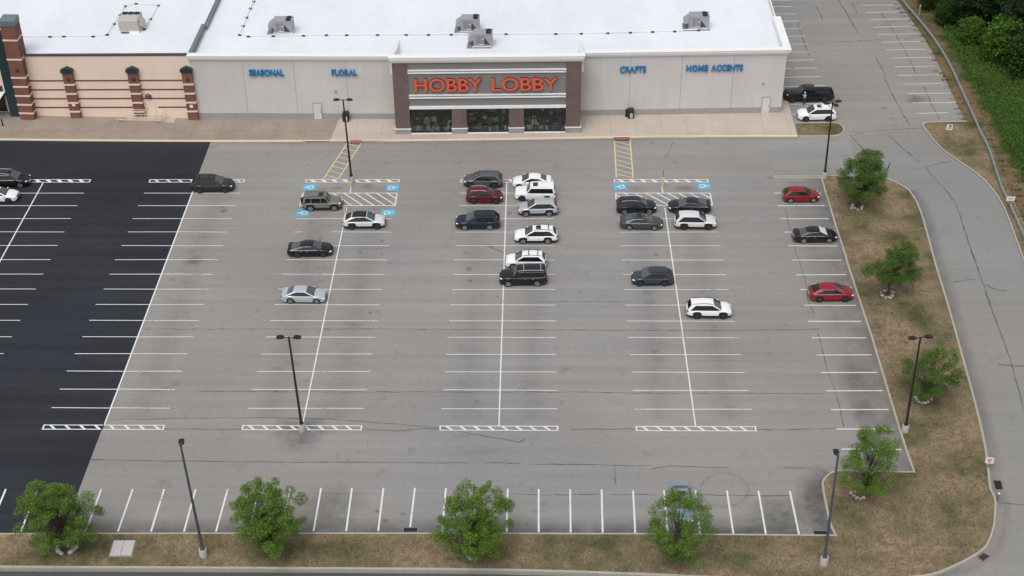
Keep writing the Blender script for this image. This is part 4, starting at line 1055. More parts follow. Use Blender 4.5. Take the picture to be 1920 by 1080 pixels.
def tree_parts(seed, H, rad, crown_base, nclump, per, size, cr=(.55, 1.05), lean=(0, 0), cone=False, flat=.6):
    rng = random.Random(seed)
    clumps = []
    zc = (H + crown_base) / 2; hz = (H - crown_base) / 2
    lobes = [(rng.uniform(0, 6.28), rng.uniform(.72, 1.12)) for _ in range(5)]
    tries = 0
    while len(clumps) < nclump and tries < 4000:
        tries += 1
        t_ = rng.uniform(-1, 1); a = rng.uniform(0, 6.28)
        env = sqrt(max(0, 1 - abs(t_ + .12) ** 2.2)) * (1 - .22 * max(0, t_)) if not cone else (min(1, (t_ + 1.25) / .75) * (1 - .62 * max(0, (t_ + .35) / 1.35) ** 1.15))
        lob = 1 + (.15 if cone else .24) * sum((1 if k % 2 else -1) * cos((k + 2) * a + lobes[k][0]) for k in range(3)) / 1.5
        rr = rad * env * lob * sqrt(rng.uniform(.04, 1))
        c = Vector((rr * cos(a) + lean[0] * (t_ + 1), rr * sin(a) + lean[1] * (t_ + 1), zc + hz * t_))
        r = rng.uniform(*cr) * (1.05 - .3 * max(0, t_))
        if any((c - q).length < (r + s_) * .42 for q, s_ in clumps): continue
        clumps.append((c, r))
    lv = leaves_mesh(rng, clumps, per, size, flat)
    tk = MB(); base_r = .055 + H * .009
    top = Vector((lean[0], lean[1], zc + hz * .55))
    path = [Vector((0, 0, -.05)), Vector((rng.uniform(-.04, .04), rng.uniform(-.04, .04), crown_base * .6)), Vector((lean[0] * .3 + rng.uniform(-.1, .1), lean[1] * .3, crown_base + .5)), top]
    tk.tube([path[0], path[0] + Vector((0, 0, .2)), *path[1:]], [base_r * 1.5, base_r * 1.05, base_r * .9, base_r * .7, base_r * .2], 8)
    for c, r in clumps:
        k = min(.95, max(.15, (c.z - crown_base * .75) / (H - crown_base) * .7))
        s0 = path[1].lerp(path[2], min(1, k * 1.6)) if k < .6 else path[2].lerp(top, (k - .6) / .4)
        mid = s0.lerp(c, .55) + Vector((rng.uniform(-.15, .15), rng.uniform(-.15, .15), .12))
        tk.tube([s0, mid, c], [base_r * (.2 if cone else .38), base_r * (.12 if cone else .24), base_r * .05], 5, caps=False)
    return lv, tk
def street_tree(px, py, H, rad, cb, seed, label, mat, n=40, lean=(0, 0), per=250):
    x, y = G(px, py, .12)
    t = empty('young_tree', (x, y, .12), 0, label, 'tree', 'young trees in the parking lot lawns')
    lv, tk = tree_parts(seed, H * 1.04, rad * (1.05 if seed == 14 else 1.0), cb, n, per, .135, (.30, .66), lean, True, .85)
    lv.build('crown', mat, t); tk.build('trunk', M['bark'], t, smooth=60)
    mbm = MB(); stain(mbm, 0, 0, 1.5, 1.2, .9, .125, world=(x, y)); MULCH.append(mbm)
    return t
MULCH = []
TREES = [((127, 1030), 6.7, 3.4, 1.3, 11, 'young tree at the left end of the near lawn strip beside the dark sealed asphalt', 'leaf', (-.3, .1)),
         ((506, 1036), 7.1, 3.1, 1.3, 12, 'young tree on the near lawn strip right of the blue-grey light pole', 'leaf', (.0, .1)),
         ((887, 1043), 7.0, 3.4, 1.5, 13, 'young tree on the near lawn strip in the middle, with a forked crown', 'leaf', (.1, .1)),
         ((1266, 1052), 6.7, 3.3, 1.3, 14, 'young tree on the near lawn strip covering a parked blue-grey car', 'leaf', (.05, .1)),
         ((1608, 385), 6.6, 2.9, 1.4, 15, 'young tree at the far end of the right lawn near the leaning post', 'leaf2', (.35, 0)),
         ((1664, 553), 5.9, 2.5, 1.9, 16, 'young round tree with a bare thin trunk in the right lawn', 'leaf2', (.5, 0)),
         ((1731, 748), 5.6, 2.7, 1.1, 17, 'sparse young tree behind the double-headed light pole on the right lawn', 'leaf2', (.5, 0)),
         ((1621, 928), 7.0, 3.1, 1.5, 18, 'young tree with open branches at the lawn corner beside the last bays', 'leaf', (.1, 0))]
for (q, H, rad, cb, sd, lab, mm, ln) in TREES:
    street_tree(q[0], q[1], H, rad, cb, sd, lab, M[mm], 85 if sd in (14, 17, 18) else (135 if sd != 16 else 105), ln, 800 if sd in (17, 18) else (860 if sd == 14 else 1000))
ml = MB()
for m_ in MULCH:
    i = len(ml.v); ml.v += m_.v; ml.f += [tuple(i + k for k in f_) for f_ in m_.f]; ml.m += m_.m; ml.fade += m_.fade
# short grass tufts standing on the lawns
def inside(p, poly):
    c_ = False; j_ = len(poly) - 1
    for i_ in range(len(poly)):
        a_, b_ = poly[i_], poly[j_]
        if (a_[1] > p[1]) != (b_[1] > p[1]) and p[0] < (b_[0] - a_[0]) * (p[1] - a_[1]) / (b_[1] - a_[1]) + a_[0]: c_ = not c_
        j_ = i_
    return c_
RGT = random.Random(77); gt = MB()
for (poly_, bx, cnt) in ((inner, (-48, 40, 83, 150), 60000), (offsets(small_r, .2), (31, 40, 158, 164), 700)):
    for _ in range(cnt):
        p = (RGT.uniform(bx[0], bx[1]), RGT.uniform(bx[2], bx[3]))
        if poly_ is inner and p[1] > 90.5 and p[0] < 26: continue
        if not inside(p, poly_): continue
        for _k in range(2):
            a_ = RGT.uniform(0, 6.28); h_ = RGT.uniform(.05, .14); w_ = RGT.uniform(.02, .05); l_ = RGT.uniform(-.09, .09)
            dx, dy = cos(a_) * w_, sin(a_) * w_; x_ = p[0] + RGT.uniform(-.1, .1); y_ = p[1] + RGT.uniform(-.1, .1)
            i_ = len(gt.v); gt.v += [(x_ - dx, y_ - dy, .115), (x_ + dx, y_ + dy, .115), (x_ + l_, y_ + l_ * .7, .115 + h_)]; gt.f.append((i_, i_ + 1, i_ + 2)); gt.m.append(0)
gt.fade = [1.] * len(gt.v)
go_ = gt.build('grass_tufts', leafmat('tuft_blades', (.060, .070, .028, 1), (.17, .135, .078, 1), (.33, .27, .17, 1), .35)); go_['kind'] = 'stuff'
structure(ml.build('bare_soil', M['mulch'], fade=True))
# stones around the trunks
ROCKS = [((127, 1030), [(-17, 4), (-12, 8), (10, 3), (14, -3), (-20, -2), (6, 6)], 'whitish rock in the ring under the leftmost near tree', .27),
         ((887, 1043), [(-9, 2), (-4, 6), (12, -2), (16, -5), (7, 4)], 'whitish rock under the middle tree of the near lawn strip', .28),
         ((1608, 385), [(-10, 2), (-6, 6), (0, 9), (7, 7), (-12, 6), (9, 3), (-9, -1)], 'pale rock in the ring under the far right tree', .24),
         ((1664, 553), [(-12, -4), (-10, 2), (-6, -7), (3, 5), (9, 2), (10, -4), (6, 6), (-1, -8), (-3, 5)], 'pale stone in the ring around the bare thin trunk', .22),
         ((1731, 748), [(-14, -2), (-11, 2), (-8, 6), (-3, 8), (3, 8), (9, 6), (15, 1), (17, -4)], 'white stone in the ring under the sparse tree by the pole', .17),
         ((1621, 928), [(-25, -3), (-20, 2), (-14, 6), (-8, 8), (-2, 6), (-17, -5)], 'white stone in the heap under the lawn corner tree', .19)]
RR = random.Random(5)
for (q, offs_, lab, sz) in ROCKS:
    for dx, dy in offs_:
        x, y = G(q[0] + dx, q[1] + dy, .12); r = sz * RR.uniform(.75, 1.25)
        b = MB(); b.ell((0, 0, .3 * r), (r, r * RR.uniform(.55, .9), r * .6), 9, 6, 0, .13, RR)
        o = b.build('rock', M['rock'], None, smooth=50); o.location = (x, y, .12); o.rotation_euler = (0, 0, RR.uniform(0, 3))
        tag(o, lab, 'rock', 'rocks laid around the young trees')

# woods beyond the guard rail
protos = {}
WT = [('wood_dark', 12.5, 4.6, 3.0, 31), ('wood_dark', 10.5, 4.0, 2.2, 32), ('wood_mid', 9.5, 3.6, 1.6, 33), ('wood_light', 8.5, 3.3, 1.0, 34), ('wood_dark', 14, 5.0, 3.5, 35)]
for (mm, H, rad, cb, sd) in WT:
    lv, tk = tree_parts(sd, H, rad, cb, 70, 62, .52, (1.0, 1.75)); protos[sd] = (lv, tk, mm)
PR = {}
WL = {'wood_dark': 'tall dark green tree in the wood beyond the guard rail', 'wood_mid': 'mid green bushy tree in the wood beyond the guard rail', 'wood_light': 'bright green tree at the front of the wood beyond the guard rail'}
def wood(sd, x, y, s, rz, z=0.):
    lv, tk, mm = protos[sd]
    t = empty('woodland_tree', (x, y, z), rz, WL[mm], 'tree', 'trees of the wood beyond the guard rail'); t.scale = (s, s, s)
    if sd not in PR:
        a = lv.build('crown', M[mm], t); b_ = tk.build('trunk', M['bark'], t, smooth=60); PR[sd] = (a, b_)
    else:
        for src in PR[sd]:
            o = src.copy(); C.objects.link(o); o.parent = t
RW = random.Random(21)
spots = [(31, 63.5, 197, 1.0), (32, 59.5, 203, .95), (35, 68, 203, 1.0), (31, 66.5, 190, .9), (32, 62.5, 190.5, .7), (35, 72, 194, .95), (31, 74.5, 202, 1.), (32, 70.5, 186, .95), (35, 76, 186, .95), (31, 66.5, 181.5, .72), (34, 63.6, 180, .78), (34, 68.3, 181.0, .95),
         (32, 70.5, 176, .85), (33, 65.5, 174.5, .72), (31, 74.5, 178, .9), (35, 79, 196, 1.), (31, 78, 174, .9), (32, 73, 162, .75), (31, 74, 154, .75), 
         (31, 58, 211, .9), (35, 63, 212, 1.), (31, 69, 213, 1.), (35, 75, 212, 1.), (32, 80, 206, 1.), (31, 57.5, 222, 1), (35, 65, 224, 1), (31, 73, 224, 1), (32, 82, 186, 1), (31, 84, 176, 1), (32, 74, 169, .7), (33, 70.5, 167, .6), (33, 66.5, 158, .36), (33, 69, 150, .5), (34, 60.8, 185.5, .5), (33, 57.8, 197.5, .5), (33, 58.8, 192.0, .42)]
for sd, x, y, s in spots: wood(sd, x, y, s * RW.uniform(.92, 1.06), RW.uniform(0, 6.28), -.2)
# undergrowth on the bank
b = MB(); cl = []
RU = random.Random(9)
for _ in range(3000):
    y = RU.uniform(126, 214); x0 = 57.9 + RU.gauss(0, .35) + (0 if y > 150 else (y - 150) * .02)
    x = x0 + abs(RU.gauss(0, 4.6))
    cl.append((Vector((x, y, RU.uniform(.0, .2) + .07 * (x - x0))), RU.uniform(.40, .95)))
ub = leaves_mesh(RU, cl, 105, .22, .5)
uo = ub.build('undergrowth', M['weed']); uo['kind'] = 'stuff'
b = MB(); cl = []
for _ in range(620):
    i = RU.randrange(4, len(rail) - 4); q = offsets(rail, -RU.uniform(.2, 3.4))[i] if False else rail[i]
    s_ = RU.choice([-1, 1]) if q[1] > 163 else 1; dd = RU.uniform(.3, 1.6) if s_ < 0 else RU.uniform(.3, 3.2)
    cl.append((Vector((q[0] + s_ * dd, q[1], .05)), RU.uniform(.18, .4)))
gb = leaves_mesh(RU, cl, 75, .2, .5)
go = gb.build('dry_weeds', leafmat('dry_weed_leaves', (.05, .06, .02, 1), (.12, .095, .045, 1), (.17, .12, .055, 1), .5)); go['kind'] = 'stuff'

#@@CARS@@
# ------------------------------------------------------------------ vehicles
def lerp(a, b, t): return a + (b - a) * t
def interp(tab, s):
    if s <= tab[0][0]: return tab[0][1]
    for (a, b), (c, d) in zip(tab, tab[1:]):
        if s <= c: return b + (d - b) * (s - a) / (c - a)
    return tab[-1][1]
# deck: top line of the lower body (fraction of length from rear -.5 to nose .5, height); cab: rear base, roof rear, roof crest, roof front, cowl
KINDS = {
 'sedan': dict(deck=[(-.5, .60), (-.492, .86), (-.475, .97), (-.44, 1.0), (-.36, 1.0), (-.2, .95), (.2, .94), (.25, .945), (.36, .87), (.44, .78), (.48, .68), (.495, .58), (.5, .48)], cab=(-.39, -.20, -.05, .07, .285), H=1.45, belt=.93),
 'fast': dict(deck=[(-.5, .62), (-.492, .88), (-.47, 1.0), (-.43, 1.02), (-.38, 1.0), (-.2, .95), (.2, .94), (.25, .945), (.36, .87), (.44, .78), (.48, .68), (.495, .58), (.5, .48)], cab=(-.44, -.18, -.04, .07, .285), H=1.43, belt=.93),
 'suv': dict(deck=[(-.5, .62), (-.495, .95), (-.48, 1.06), (-.3, 1.05), (.2, 1.03), (.26, 1.05), (.38, .99), (.45, .91), (.482, .78), (.496, .62), (.5, .5)], cab=(-.487, -.395, -.12, .075, .285), H=1.68, belt=1.03),
 'wagon': dict(deck=[(-.5, .6), (-.495, .9), (-.48, 1.0), (-.3, 1.0), (.2, .98), (.26, 1.0), (.38, .93), (.45, .85), (.482, .72), (.496, .6), (.5, .48)], cab=(-.485, -.38, -.12, .065, .275), H=1.62, belt=.98),
 'coupe': dict(deck=[(-.5, .62), (-.495, .92), (-.475, 1.07), (-.43, 1.1), (-.3, 1.03), (.2, 1.0), (.26, 1.02), (.38, .96), (.45, .88), (.482, .74), (.496, .6), (.5, .5)], cab=(-.465, -.27, -.08, .07, .29), H=1.62, belt=1.02),
 'hatch': dict(deck=[(-.5, .60), (-.495, .88), (-.48, .98), (-.3, .97), (.22, .94), (.28, .95), (.40, .86), (.455, .78), (.485, .66), (.497, .55), (.5, .46)], cab=(-.48, -.35, -.08, .09, .29), H=1.50, belt=.95),
 'boxy': dict(deck=[(-.5, .62), (-.497, .98), (-.485, 1.08), (-.3, 1.07), (.18, 1.06), (.23, 1.10), (.42, 1.06), (.465, 1.0), (.49, .82), (.498, .64), (.5, .5)], cab=(-.492, -.455, -.1, .115, .215), H=1.79, belt=1.07),
 'pickup': dict(deck=[(-.5, .7), (-.497, 1.2), (-.49, 1.28), (-.125, 1.30), (-.12, 1.22), (.18, 1.20), (.235, 1.26), (.44, 1.22), (.48, 1.12), (.494, .85), (.5, .6)], cab=(-.125, -.105, .02, .115, .225), H=1.92, belt=1.21),
}
def make_vehicle(name, kind, L, Wd, wb, paint, label, cat='car', H=None, rim='rim', clad=False, rails=None, bars=None, roofm=None, sunroof=0, quarter=True, chrome=False,
                 spare=False, shade=False, led=False, glass='glass', panoramic=False, hoodcol=None, drl=False, bumper_dark=False, group='cars parked in the lot', wr=None):
    K = KINDS[kind]; H = H or K['H']; dk = K['deck']; belt = K['belt'] * (1 + (H / K['H'] - 1) * .5)
    hs = belt / K['belt']
    t = empty(name, (0, 0, 0), 0, label, cat, group)
    hw = Wd / 2; r = wr or (.345 if kind in ('sedan', 'fast', 'hatch') else (.375 if kind != 'pickup' else .42)); xf, xr = wb / 2 + .03 * L * .4, -wb / 2 + .03 * L * .4
    clear = .20 if kind in ('sedan', 'fast', 'hatch') else .26
    if kind == 'pickup': clear = .38; xf, xr = wb / 2 + .10, -wb / 2 + .10
    Rr = r * 1.16
    # --- lower body
    xs = set()
    for s_, _ in dk: xs.add(round(s_ * L, 3))
    for xw in (xf, xr):
        for k in range(-10, 11): xs.add(round(xw + Rr * sin(k / 10 * pi / 2), 3))
    for k in range(-9, 10): xs.add(round(k * L / 20, 3))
    if kind == 'pickup':
        for e_ in (-.482, -.478, -.132, -.128): xs.add(round(e_ * L, 3))
    xs = sorted(xs); X = [xs[0]]
    for x in xs[1:]:
        if x - X[-1] > .012: X.append(x)
    rings = []
    for x in X:
        s_ = x / L
        f = 1 - .34 * max(0, (s_ - .30) / .20) ** 2.6 - .22 * max(0, (-s_ - .36) / .14) ** 2.4
        w_ = hw * f; tp = interp(dk, s_) * hs
        bb = clear + .18 * max(0, (abs(s_) - .44) / .06) ** 2
        for xw in (xf, xr):
            dx = abs(x - xw)
            if dx < Rr: bb = max(bb, r + sqrt(max(0, Rr * Rr - dx * dx)) - .02)
        bb = min(bb, tp - .12)
        h_ = tp - bb; cw = .02 + .03 * (1 if s_ > .2 else .4)
        tw = .90 if kind != 'pickup' else .95
        half = [(0, bb), (.84 * w_, bb), (.965 * w_, bb + .05 * h_), (w_, bb + .3 * h_), (.995 * w_, bb + .62 * h_), (.97 * w_, tp - min(.08, .2 * h_)), (tw * w_, tp), (.5 * w_, tp + cw), (0, tp + cw * 1.25)]
        if kind == 'pickup' and -.479 < s_ < -.131:
            half[7] = (.86 * w_, tp - .01); half[6] = (.96 * w_, tp + .0); half[7] = (.85 * w_, .86); half[8] = (0, .86)
        rings.append([(x, -y, z) for y, z in half] + [(x, y, z) for y, z in reversed(half[1:-1])])
    body = MB()
    n = len(rings[0])
    def mf(a, k):
        kk = k if k < 8 else n - 1 - k
        if kk == 0 or (kk == 1): return 1
        x = .5 * (X[a] + X[a + 1])
        if clad and kk == 2: return 1
        if clad and kk == 3 and (abs(x - xf) < Rr * 1.12 or abs(x - xr) < Rr * 1.12): return 1
        if kind == 'pickup' and -.478 < x / L < -.131 and kk >= 6: return 1
        return 0
    body.loft(rings, 0, True, True, mf)
    bo = body.build('body', [paint, M['clad']], t, smooth=38)
    # --- cabin
    xb, xrr, xc, xfr, xw0 = [v * L for v in K['cab']]
    zb_r = interp(dk, K['cab'][0]) * hs - .03; zb_f = interp(dk, K['cab'][4]) * hs - .03
    wbt = hw * .945; wrf = hw * (.715 if kind not in ('boxy', 'pickup') else .80); wrr = wrf * (.95 if kind in ('sedan', 'fast', 'coupe', 'hatch') else 1.)
    zf, zc, zr = H - .07, H, H - (.07 if kind not in ('sedan', 'fast', 'coupe', 'boxy') else (.09 if kind != 'boxy' else .03))
    if kind == 'pickup': wrf = hw * .80; wrr = wrf
    def cring(x, zbt, w0, w1, zt):
        half = [(w0, zbt), (w1 + .015, zt - .12), (w1 - .015, zt - .05), (w1 - .09, zt - .012), (w1 * .5, zt + .012), (0, zt + .02)]
        return [(x, -y, z) for y, z in half] + [(x, y, z) for y, z in reversed(half[:-1])]
    def flat(x, z, w0): return [(x, -w0 * k, z) for k in (1, .93, .86, .78, .42, 0)] + [(x, w0 * k, z) for k in (.42, .78, .86, .93, 1)]
    Rg = [flat(xb, zb_r, wbt * .93), cring(xrr, belt - .04, wbt, wrr, zr), cring(lerp(xrr, xc, .5), belt - .04, wbt, lerp(wrr, wrf, .6), lerp(zr, zc, .8)), cring(xc, belt - .04, wbt, wrf, zc), cring(lerp(xc, xfr, .6), belt - .04, wbt, wrf, lerp(zc, zf, .45)), cring(xfr, belt - .04, wbt, wrf * .985, zf), flat(xw0, zb_f, wbt * .96)]
    cab = MB()
    def mfc(a, k): return 1 if (roofm and 2 <= k <= 7 and 1 <= a <= 4) else 0
    cab.loft(Rg, 0, False, False, mfc)
    cab.build('cabin', [paint, roofm or paint], t, smooth=35)
    # --- glass
    def screen(x0, z0, w0, x1, z1, w1, u, v0, v1, bulge, nm, mt):
        b = MB(); nx, nv = 6, 3; P = []
        nrm = Vector((-(z1 - z0), 0, x1 - x0)).normalized()
        if nrm.z < 0: nrm = -nrm
        for a in range(nv + 1):
            v = lerp(v0, v1, a / nv); row = []
            for k in range(nx + 1):
                q = -1 + 2 * k / nx
                p = Vector((lerp(x0, x1, v), q * u * lerp(w0, w1, v), lerp(z0, z1, v))) + nrm * (.018 + bulge * (1 - q * q))
                row.append(p)
            P.append(row)
        for a in range(nv):
            for k in range(nx): b.face([P[a][k], P[a][k + 1], P[a + 1][k + 1], P[a + 1][k]] if x0 > x1 else [P[a][k + 1], P[a][k], P[a + 1][k], P[a + 1][k + 1]])
        return b.build(nm, mt, t, smooth=60)
    screen(xw0, zb_f, wbt * .96, xfr, zf, wrf * .96, .95, .14, .95, .02, 'windscreen', M['shade'] if shade else M['screen'])
    screen(xb, zb_r, wbt * .93, xrr, zr, wrr * .93, .88 if kind not in ('suv', 'boxy') else .84, .16 if kind in ('sedan', 'fast', 'hatch', 'coupe') else .18, .9, .01, 'rear_window', M['glass' if kind not in ('sedan', 'fast') else 'screen'])
    zt = H - .15; z0 = belt + .045
    def xa(z): return lerp(xw0, xfr, (z - zb_f) / (zf - .1 - zb_f)) - .10
    def xe(z): return lerp(xb, xrr, (z - zb_r) / (zr - .1 - zb_r)) + (.16 if kind in ('sedan', 'fast', 'coupe', 'hatch') else .20) + (.45 * (z - z0) if kind in ('suv', 'wagon', 'hatch', 'coupe') else 0)
    xB = -.02 * L; xD = xr + .12
    wins = [(lambda z: xB + .035, xa)]
    if kind in ('suv', 'wagon', 'boxy') and quarter: wins += [(lambda z: xD + .04, lambda z: xB - .035), (xe, lambda z: xD - .04)]
    elif kind == 'pickup': wins += [(lambda z: xrr + .12, lambda z: xB - .05)]
    else: wins += [(xe, lambda z: xB - .035)]
    for sgn in (-1, 1):
        bandp = [(xe(z0) - .03, z0 - .015), (xa(z0) + .05, z0 - .015), (xa(zt) + .02, zt + .012), (xe(zt) - .03 if kind != 'pickup' else xe(zt), zt + .012)]
        def yz0(z): return lerp(wbt, wrf + .015, (z - (belt - .04)) / (H - .12 - belt + .04)) + .006
        Pb = [(x, sgn * yz0(z), z) for x, z in bandp]
        b = MB(); b.face(Pb if sgn < 0 else list(reversed(Pb))); (b.build('pillar_trim', M['black'], t) if not spare else None)
        for (fa, fb) in wins:
            za = z0
            pts = []; ns = 4
            lo = [(fa(z0) , z0), (fb(z0), z0)]
            if fb(z0) - fa(z0) < .1: continue
            top = zt
            while fb(top) - fa(top) < .06 and top > z0 + .1: top -= .02
            poly = [(fa(z0), z0), (fb(z0), z0), (fb(lerp(z0, top, .6)), lerp(z0, top, .6)), (fb(top), top), (fa(top), top), (fa(lerp(z0, top, .6)), lerp(z0, top, .6))]
            def yz(z): return lerp(wbt, wrf + .015, (z - (belt - .04)) / (H - .12 - belt + .04)) + .012
            P = [(x, sgn * yz(z), z) for x, z in poly]
            b = MB(); b.face(P if sgn > 0 else list(reversed(P)))
            if sgn > 0: b.f[-1] = tuple(reversed(b.f[-1]))
            wo = b.build('side_window', M[glass], t)
        if chrome:
            b = MB(); yb = wbt + .018
            pth = [(xe(z0) - .02, sgn * (yb), z0 - .02), (xa(z0) + .05, sgn * yb, z0 - .02)]
            b.tube(pth, .018, 5)
            def yz2(z): return lerp(wbt, wrf + .015, (z - (belt - .04)) / (H - .12 - belt + .04)) + .016
            b.tube([(xe(z0) - .02, sgn * yb, z0 - .02), (xe(zt) - .01, sgn * yz2(zt), zt + .02), (xa(zt), sgn * yz2(zt), zt + .02)], .016, 5)
            b.build('window_trim', M['chrome'], t)
        # mirror
        b = MB(); b.ell((xw0 - .38, sgn * (hw + .07), belt + .07), (.09, .12, .08), 8, 6); b.build('mirror', paint, t, smooth=60)
        # handles
        for xh in (xB - .12, xr + .42):
            b = MB(); b.box(xh - .1, xh + .1, sgn * hw * .985 - .015, sgn * hw * .985 + .015, belt - .14, belt - .115); b.build('door_handle', M['chrome'] if chrome else paint, t)
    # --- lamps
    nz = interp(dk, .455) * hs
    for sgn in (-1, 1):
        b = MB(); b.ell((L * .447, sgn * hw * .70, nz - .085), (.20, .17, .075), 10, 6); b.build('headlight', M['lamp'], t, smooth=60)
        zt_ = interp(dk, -.475) * hs - .12
        if kind in ('suv', 'wagon', 'boxy', 'pickup'): b = MB(); b.ell((-L * .482, sgn * hw * .80, zt_ + .02), (.09, .10, .17), 8, 6)
        else: b = MB(); b.ell((-L * .474, sgn * hw * .70, zt_), (.11, .2, .085), 8, 6)
        b.build('tail_light', M['tail'], t, smooth=60)
    b = MB(); b.box(L * .492, L * .503, -hw * .42, hw * .42, .48, .48 + .2); b.build('grille', M['clad'] if not drl else M['chrome'], t)
    if bumper_dark or clad:
        b = MB(); b.loft([[(L * .46, y, .30) for y in (-hw * .8, hw * .8)] + [(L * .46, y, .50) for y in (hw * .8, -hw * .8)], [(L * .502, y, .32) for y in (-hw * .6, hw * .6)] + [(L * .502, y, .46) for y in (hw * .6, -hw * .6)]]); b.build('front_bumper', M['clad'], t)
        b = MB(); b.box(-L * .503, -L * .47, -hw * .78, hw * .78, .36, .56); b.build('rear_bumper', M['clad'], t)
    b = MB(); b.box(-L * .5 - .012, -L * .5 + .004, -.25, .25, .62, .74); b.build('number_plate', M['signwhite'], t)
    # --- roof details
    if rails:
        for sgn in (-1, 1):
            b = MB(); y = sgn * (wrf - .10)
            b.tube([(xrr + .1, y, zr + .0), (xrr + .2, y, zr + .05), (xc, y, zc + .06), (xfr - .2, y, zf + .055), (xfr - .05, y, zf + .0)], .028, 6); b.build('roof_rail', rails, t)
    for k in range(bars[0] if bars else 0):
        b = MB(); x = lerp(xrr + .45, xfr - .65, k / max(1, bars[0] - 1)); b.box(x - .04, x + .04, -wrf + .1, wrf - .1, zc + .045, zc + .075); b.build('cross_bar', bars[1], t)
    if sunroof:
        b = MB(); xs0 = xfr - (.32 if sunroof > 0 else .2); ln = .55; wv = wrf * .52
        b.prism([(xs0 - ln, -wv), (xs0, -wv), (xs0, wv), (xs0 - ln, wv)], zc - .06, zc + .026); b.build('sunroof', M['glass'], t)
    if panoramic:
        b = MB(); b.prism([(xrr + .25, -wrf * .7), (xfr - .12, -wrf * .7), (xfr - .12, wrf * .7), (xrr + .25, wrf * .7)], zc - .1, zc + .024); b.build('sunroof', M['glass'], t)
    if spare:
        b = MB(); b.tube([(-L * .5 - .22, .05, .95), (-L * .5 + .02, .05, .95)], .36, 18); s_ = b.build('spare_wheel', M['tyre'], t, smooth=40)
        b = MB(); b.tube([(-L * .5 - .235, .05, .95), (-L * .5 - .21, .05, .95)], .2, 14); b.build('rim', M['rimdark'], s_)
    if kind == 'pickup':
        b = MB(); b.box(-L * .485, -L * .125, -hw * .80, hw * .80, .865, .885); b.build('bed_liner', M['fan'], t)
        b = MB(); b.box(L * .495, L * .515, -hw * .8, hw * .8, .50, .72); b.build('front_bumper', M['clad'], t)
        b = MB(); b.box(-L * .512, -L * .498, -hw * .85, hw * .85, .5, .68); b.build('rear_bumper', M['chrome'] if chrome else M['clad'], t)
        b = MB()
        for sgn in (-1, 1): b.box(-.2 * L, .16 * L, sgn * (hw - .02) - .09, sgn * (hw - .02) + .09, .40, .46)
        b.build('running_board', M['clad'], t)
    # --- wheels
    for xw in (xf, xr):
        for sgn in (-1, 1):
            yo = sgn * (hw - .015); yi = sgn * (hw - .245)
            b = MB(); b.tube([(xw, yi, r), (xw, lerp(yi, yo, .12), r), (xw, lerp(yi, yo, .88), r), (xw, yo, r)], [r * .9, r, r, r * .9], 20)
            wo = b.build('wheel', M['tyre'], t, smooth=40)
            b = MB(); yq = yo + sgn * .006
            rr_ = r * .70; hub = (xw, yq + sgn * .004, r)
            ns = 5
            for k in range(ns):
                a = 2 * pi * k / ns + .3; a2 = .34
                b.face([(xw + rr_ * .16 * cos(a - .9), hub[1], r + rr_ * .16 * sin(a - .9)), (xw + rr_ * cos(a - a2), hub[1], r + rr_ * sin(a - a2)), (xw + rr_ * cos(a + a2), hub[1], r + rr_ * sin(a + a2)), (xw + rr_ * .16 * cos(a + .9), hub[1], r + rr_ * .16 * sin(a + .9))])
            nn = 18
            for k in range(nn):
                a0, a1 = 2 * pi * k / nn, 2 * pi * (k + 1) / nn
                b.face([(xw + rr_ * .86 * cos(a0), yq, r + rr_ * .86 * sin(a0)), (xw + rr_ * 1.02 * cos(a0), yq, r + rr_ * 1.02 * sin(a0)), (xw + rr_ * 1.02 * cos(a1), yq, r + rr_ * 1.02 * sin(a1)), (xw + rr_ * .86 * cos(a1), yq, r + rr_ * .86 * sin(a1))])
            b.build('rim', M[rim], wo)
    return t
def park(t, A, B, Wd, left, adj=0.):
    """A, B: contact points of the two near wheels (left to right in the photo)"""
    a, b = Vector(G(*A)), Vector(G(*B)); d = b - a
    ang = max(-.03, min(.03, atan2(d.y, d.x) - .012))
    m = (a + b) / 2; n = Vector((-sin(ang), cos(ang)))
    c = m + n * (Wd / 2 - .06) 
    c += Vector((cos(ang), sin(ang))) * ((.036 if left else -.036) + adj)
    t.location = (c.x, c.y, .003); t.rotation_euler = (0, 0, ang + (pi if left else 0))
P = {k: carpaint('paint_' + k, c, m, r) for k, (c, m, r) in dict(
    white=((.80, .80, .81, 1), 0, .3), pearl=((.66, .67, .69, 1), .15, .3), silver=((.47, .50, .54, 1), .35, .3), silverblue=((.50, .54, .60, 1), .3, .3), grey=((.115, .12, .13, 1), .35, .3), darkgrey=((.062, .072, .074, 1), .35, .3),
    taupe=((.20, .19, .175, 1), .3, .35), black=((.009, .009, .011, 1), 0, .25), satin=((.022, .023, .026, 1), .1, .4), navy=((.010, .020, .038, 1), .15, .28), navy2=((.012, .016, .028, 1), .15, .28), steel=((.045, .055, .075, 1), .3, .3), maroon=((.115, .006, .016, 1), .15, .28),
    red=((.21, .012, .013, 1), .05, .3), crimson=((.26, .010, .020, 1), .1, .28), bluegrey=((.26, .33, .42, 1), .3, .3)).items()}
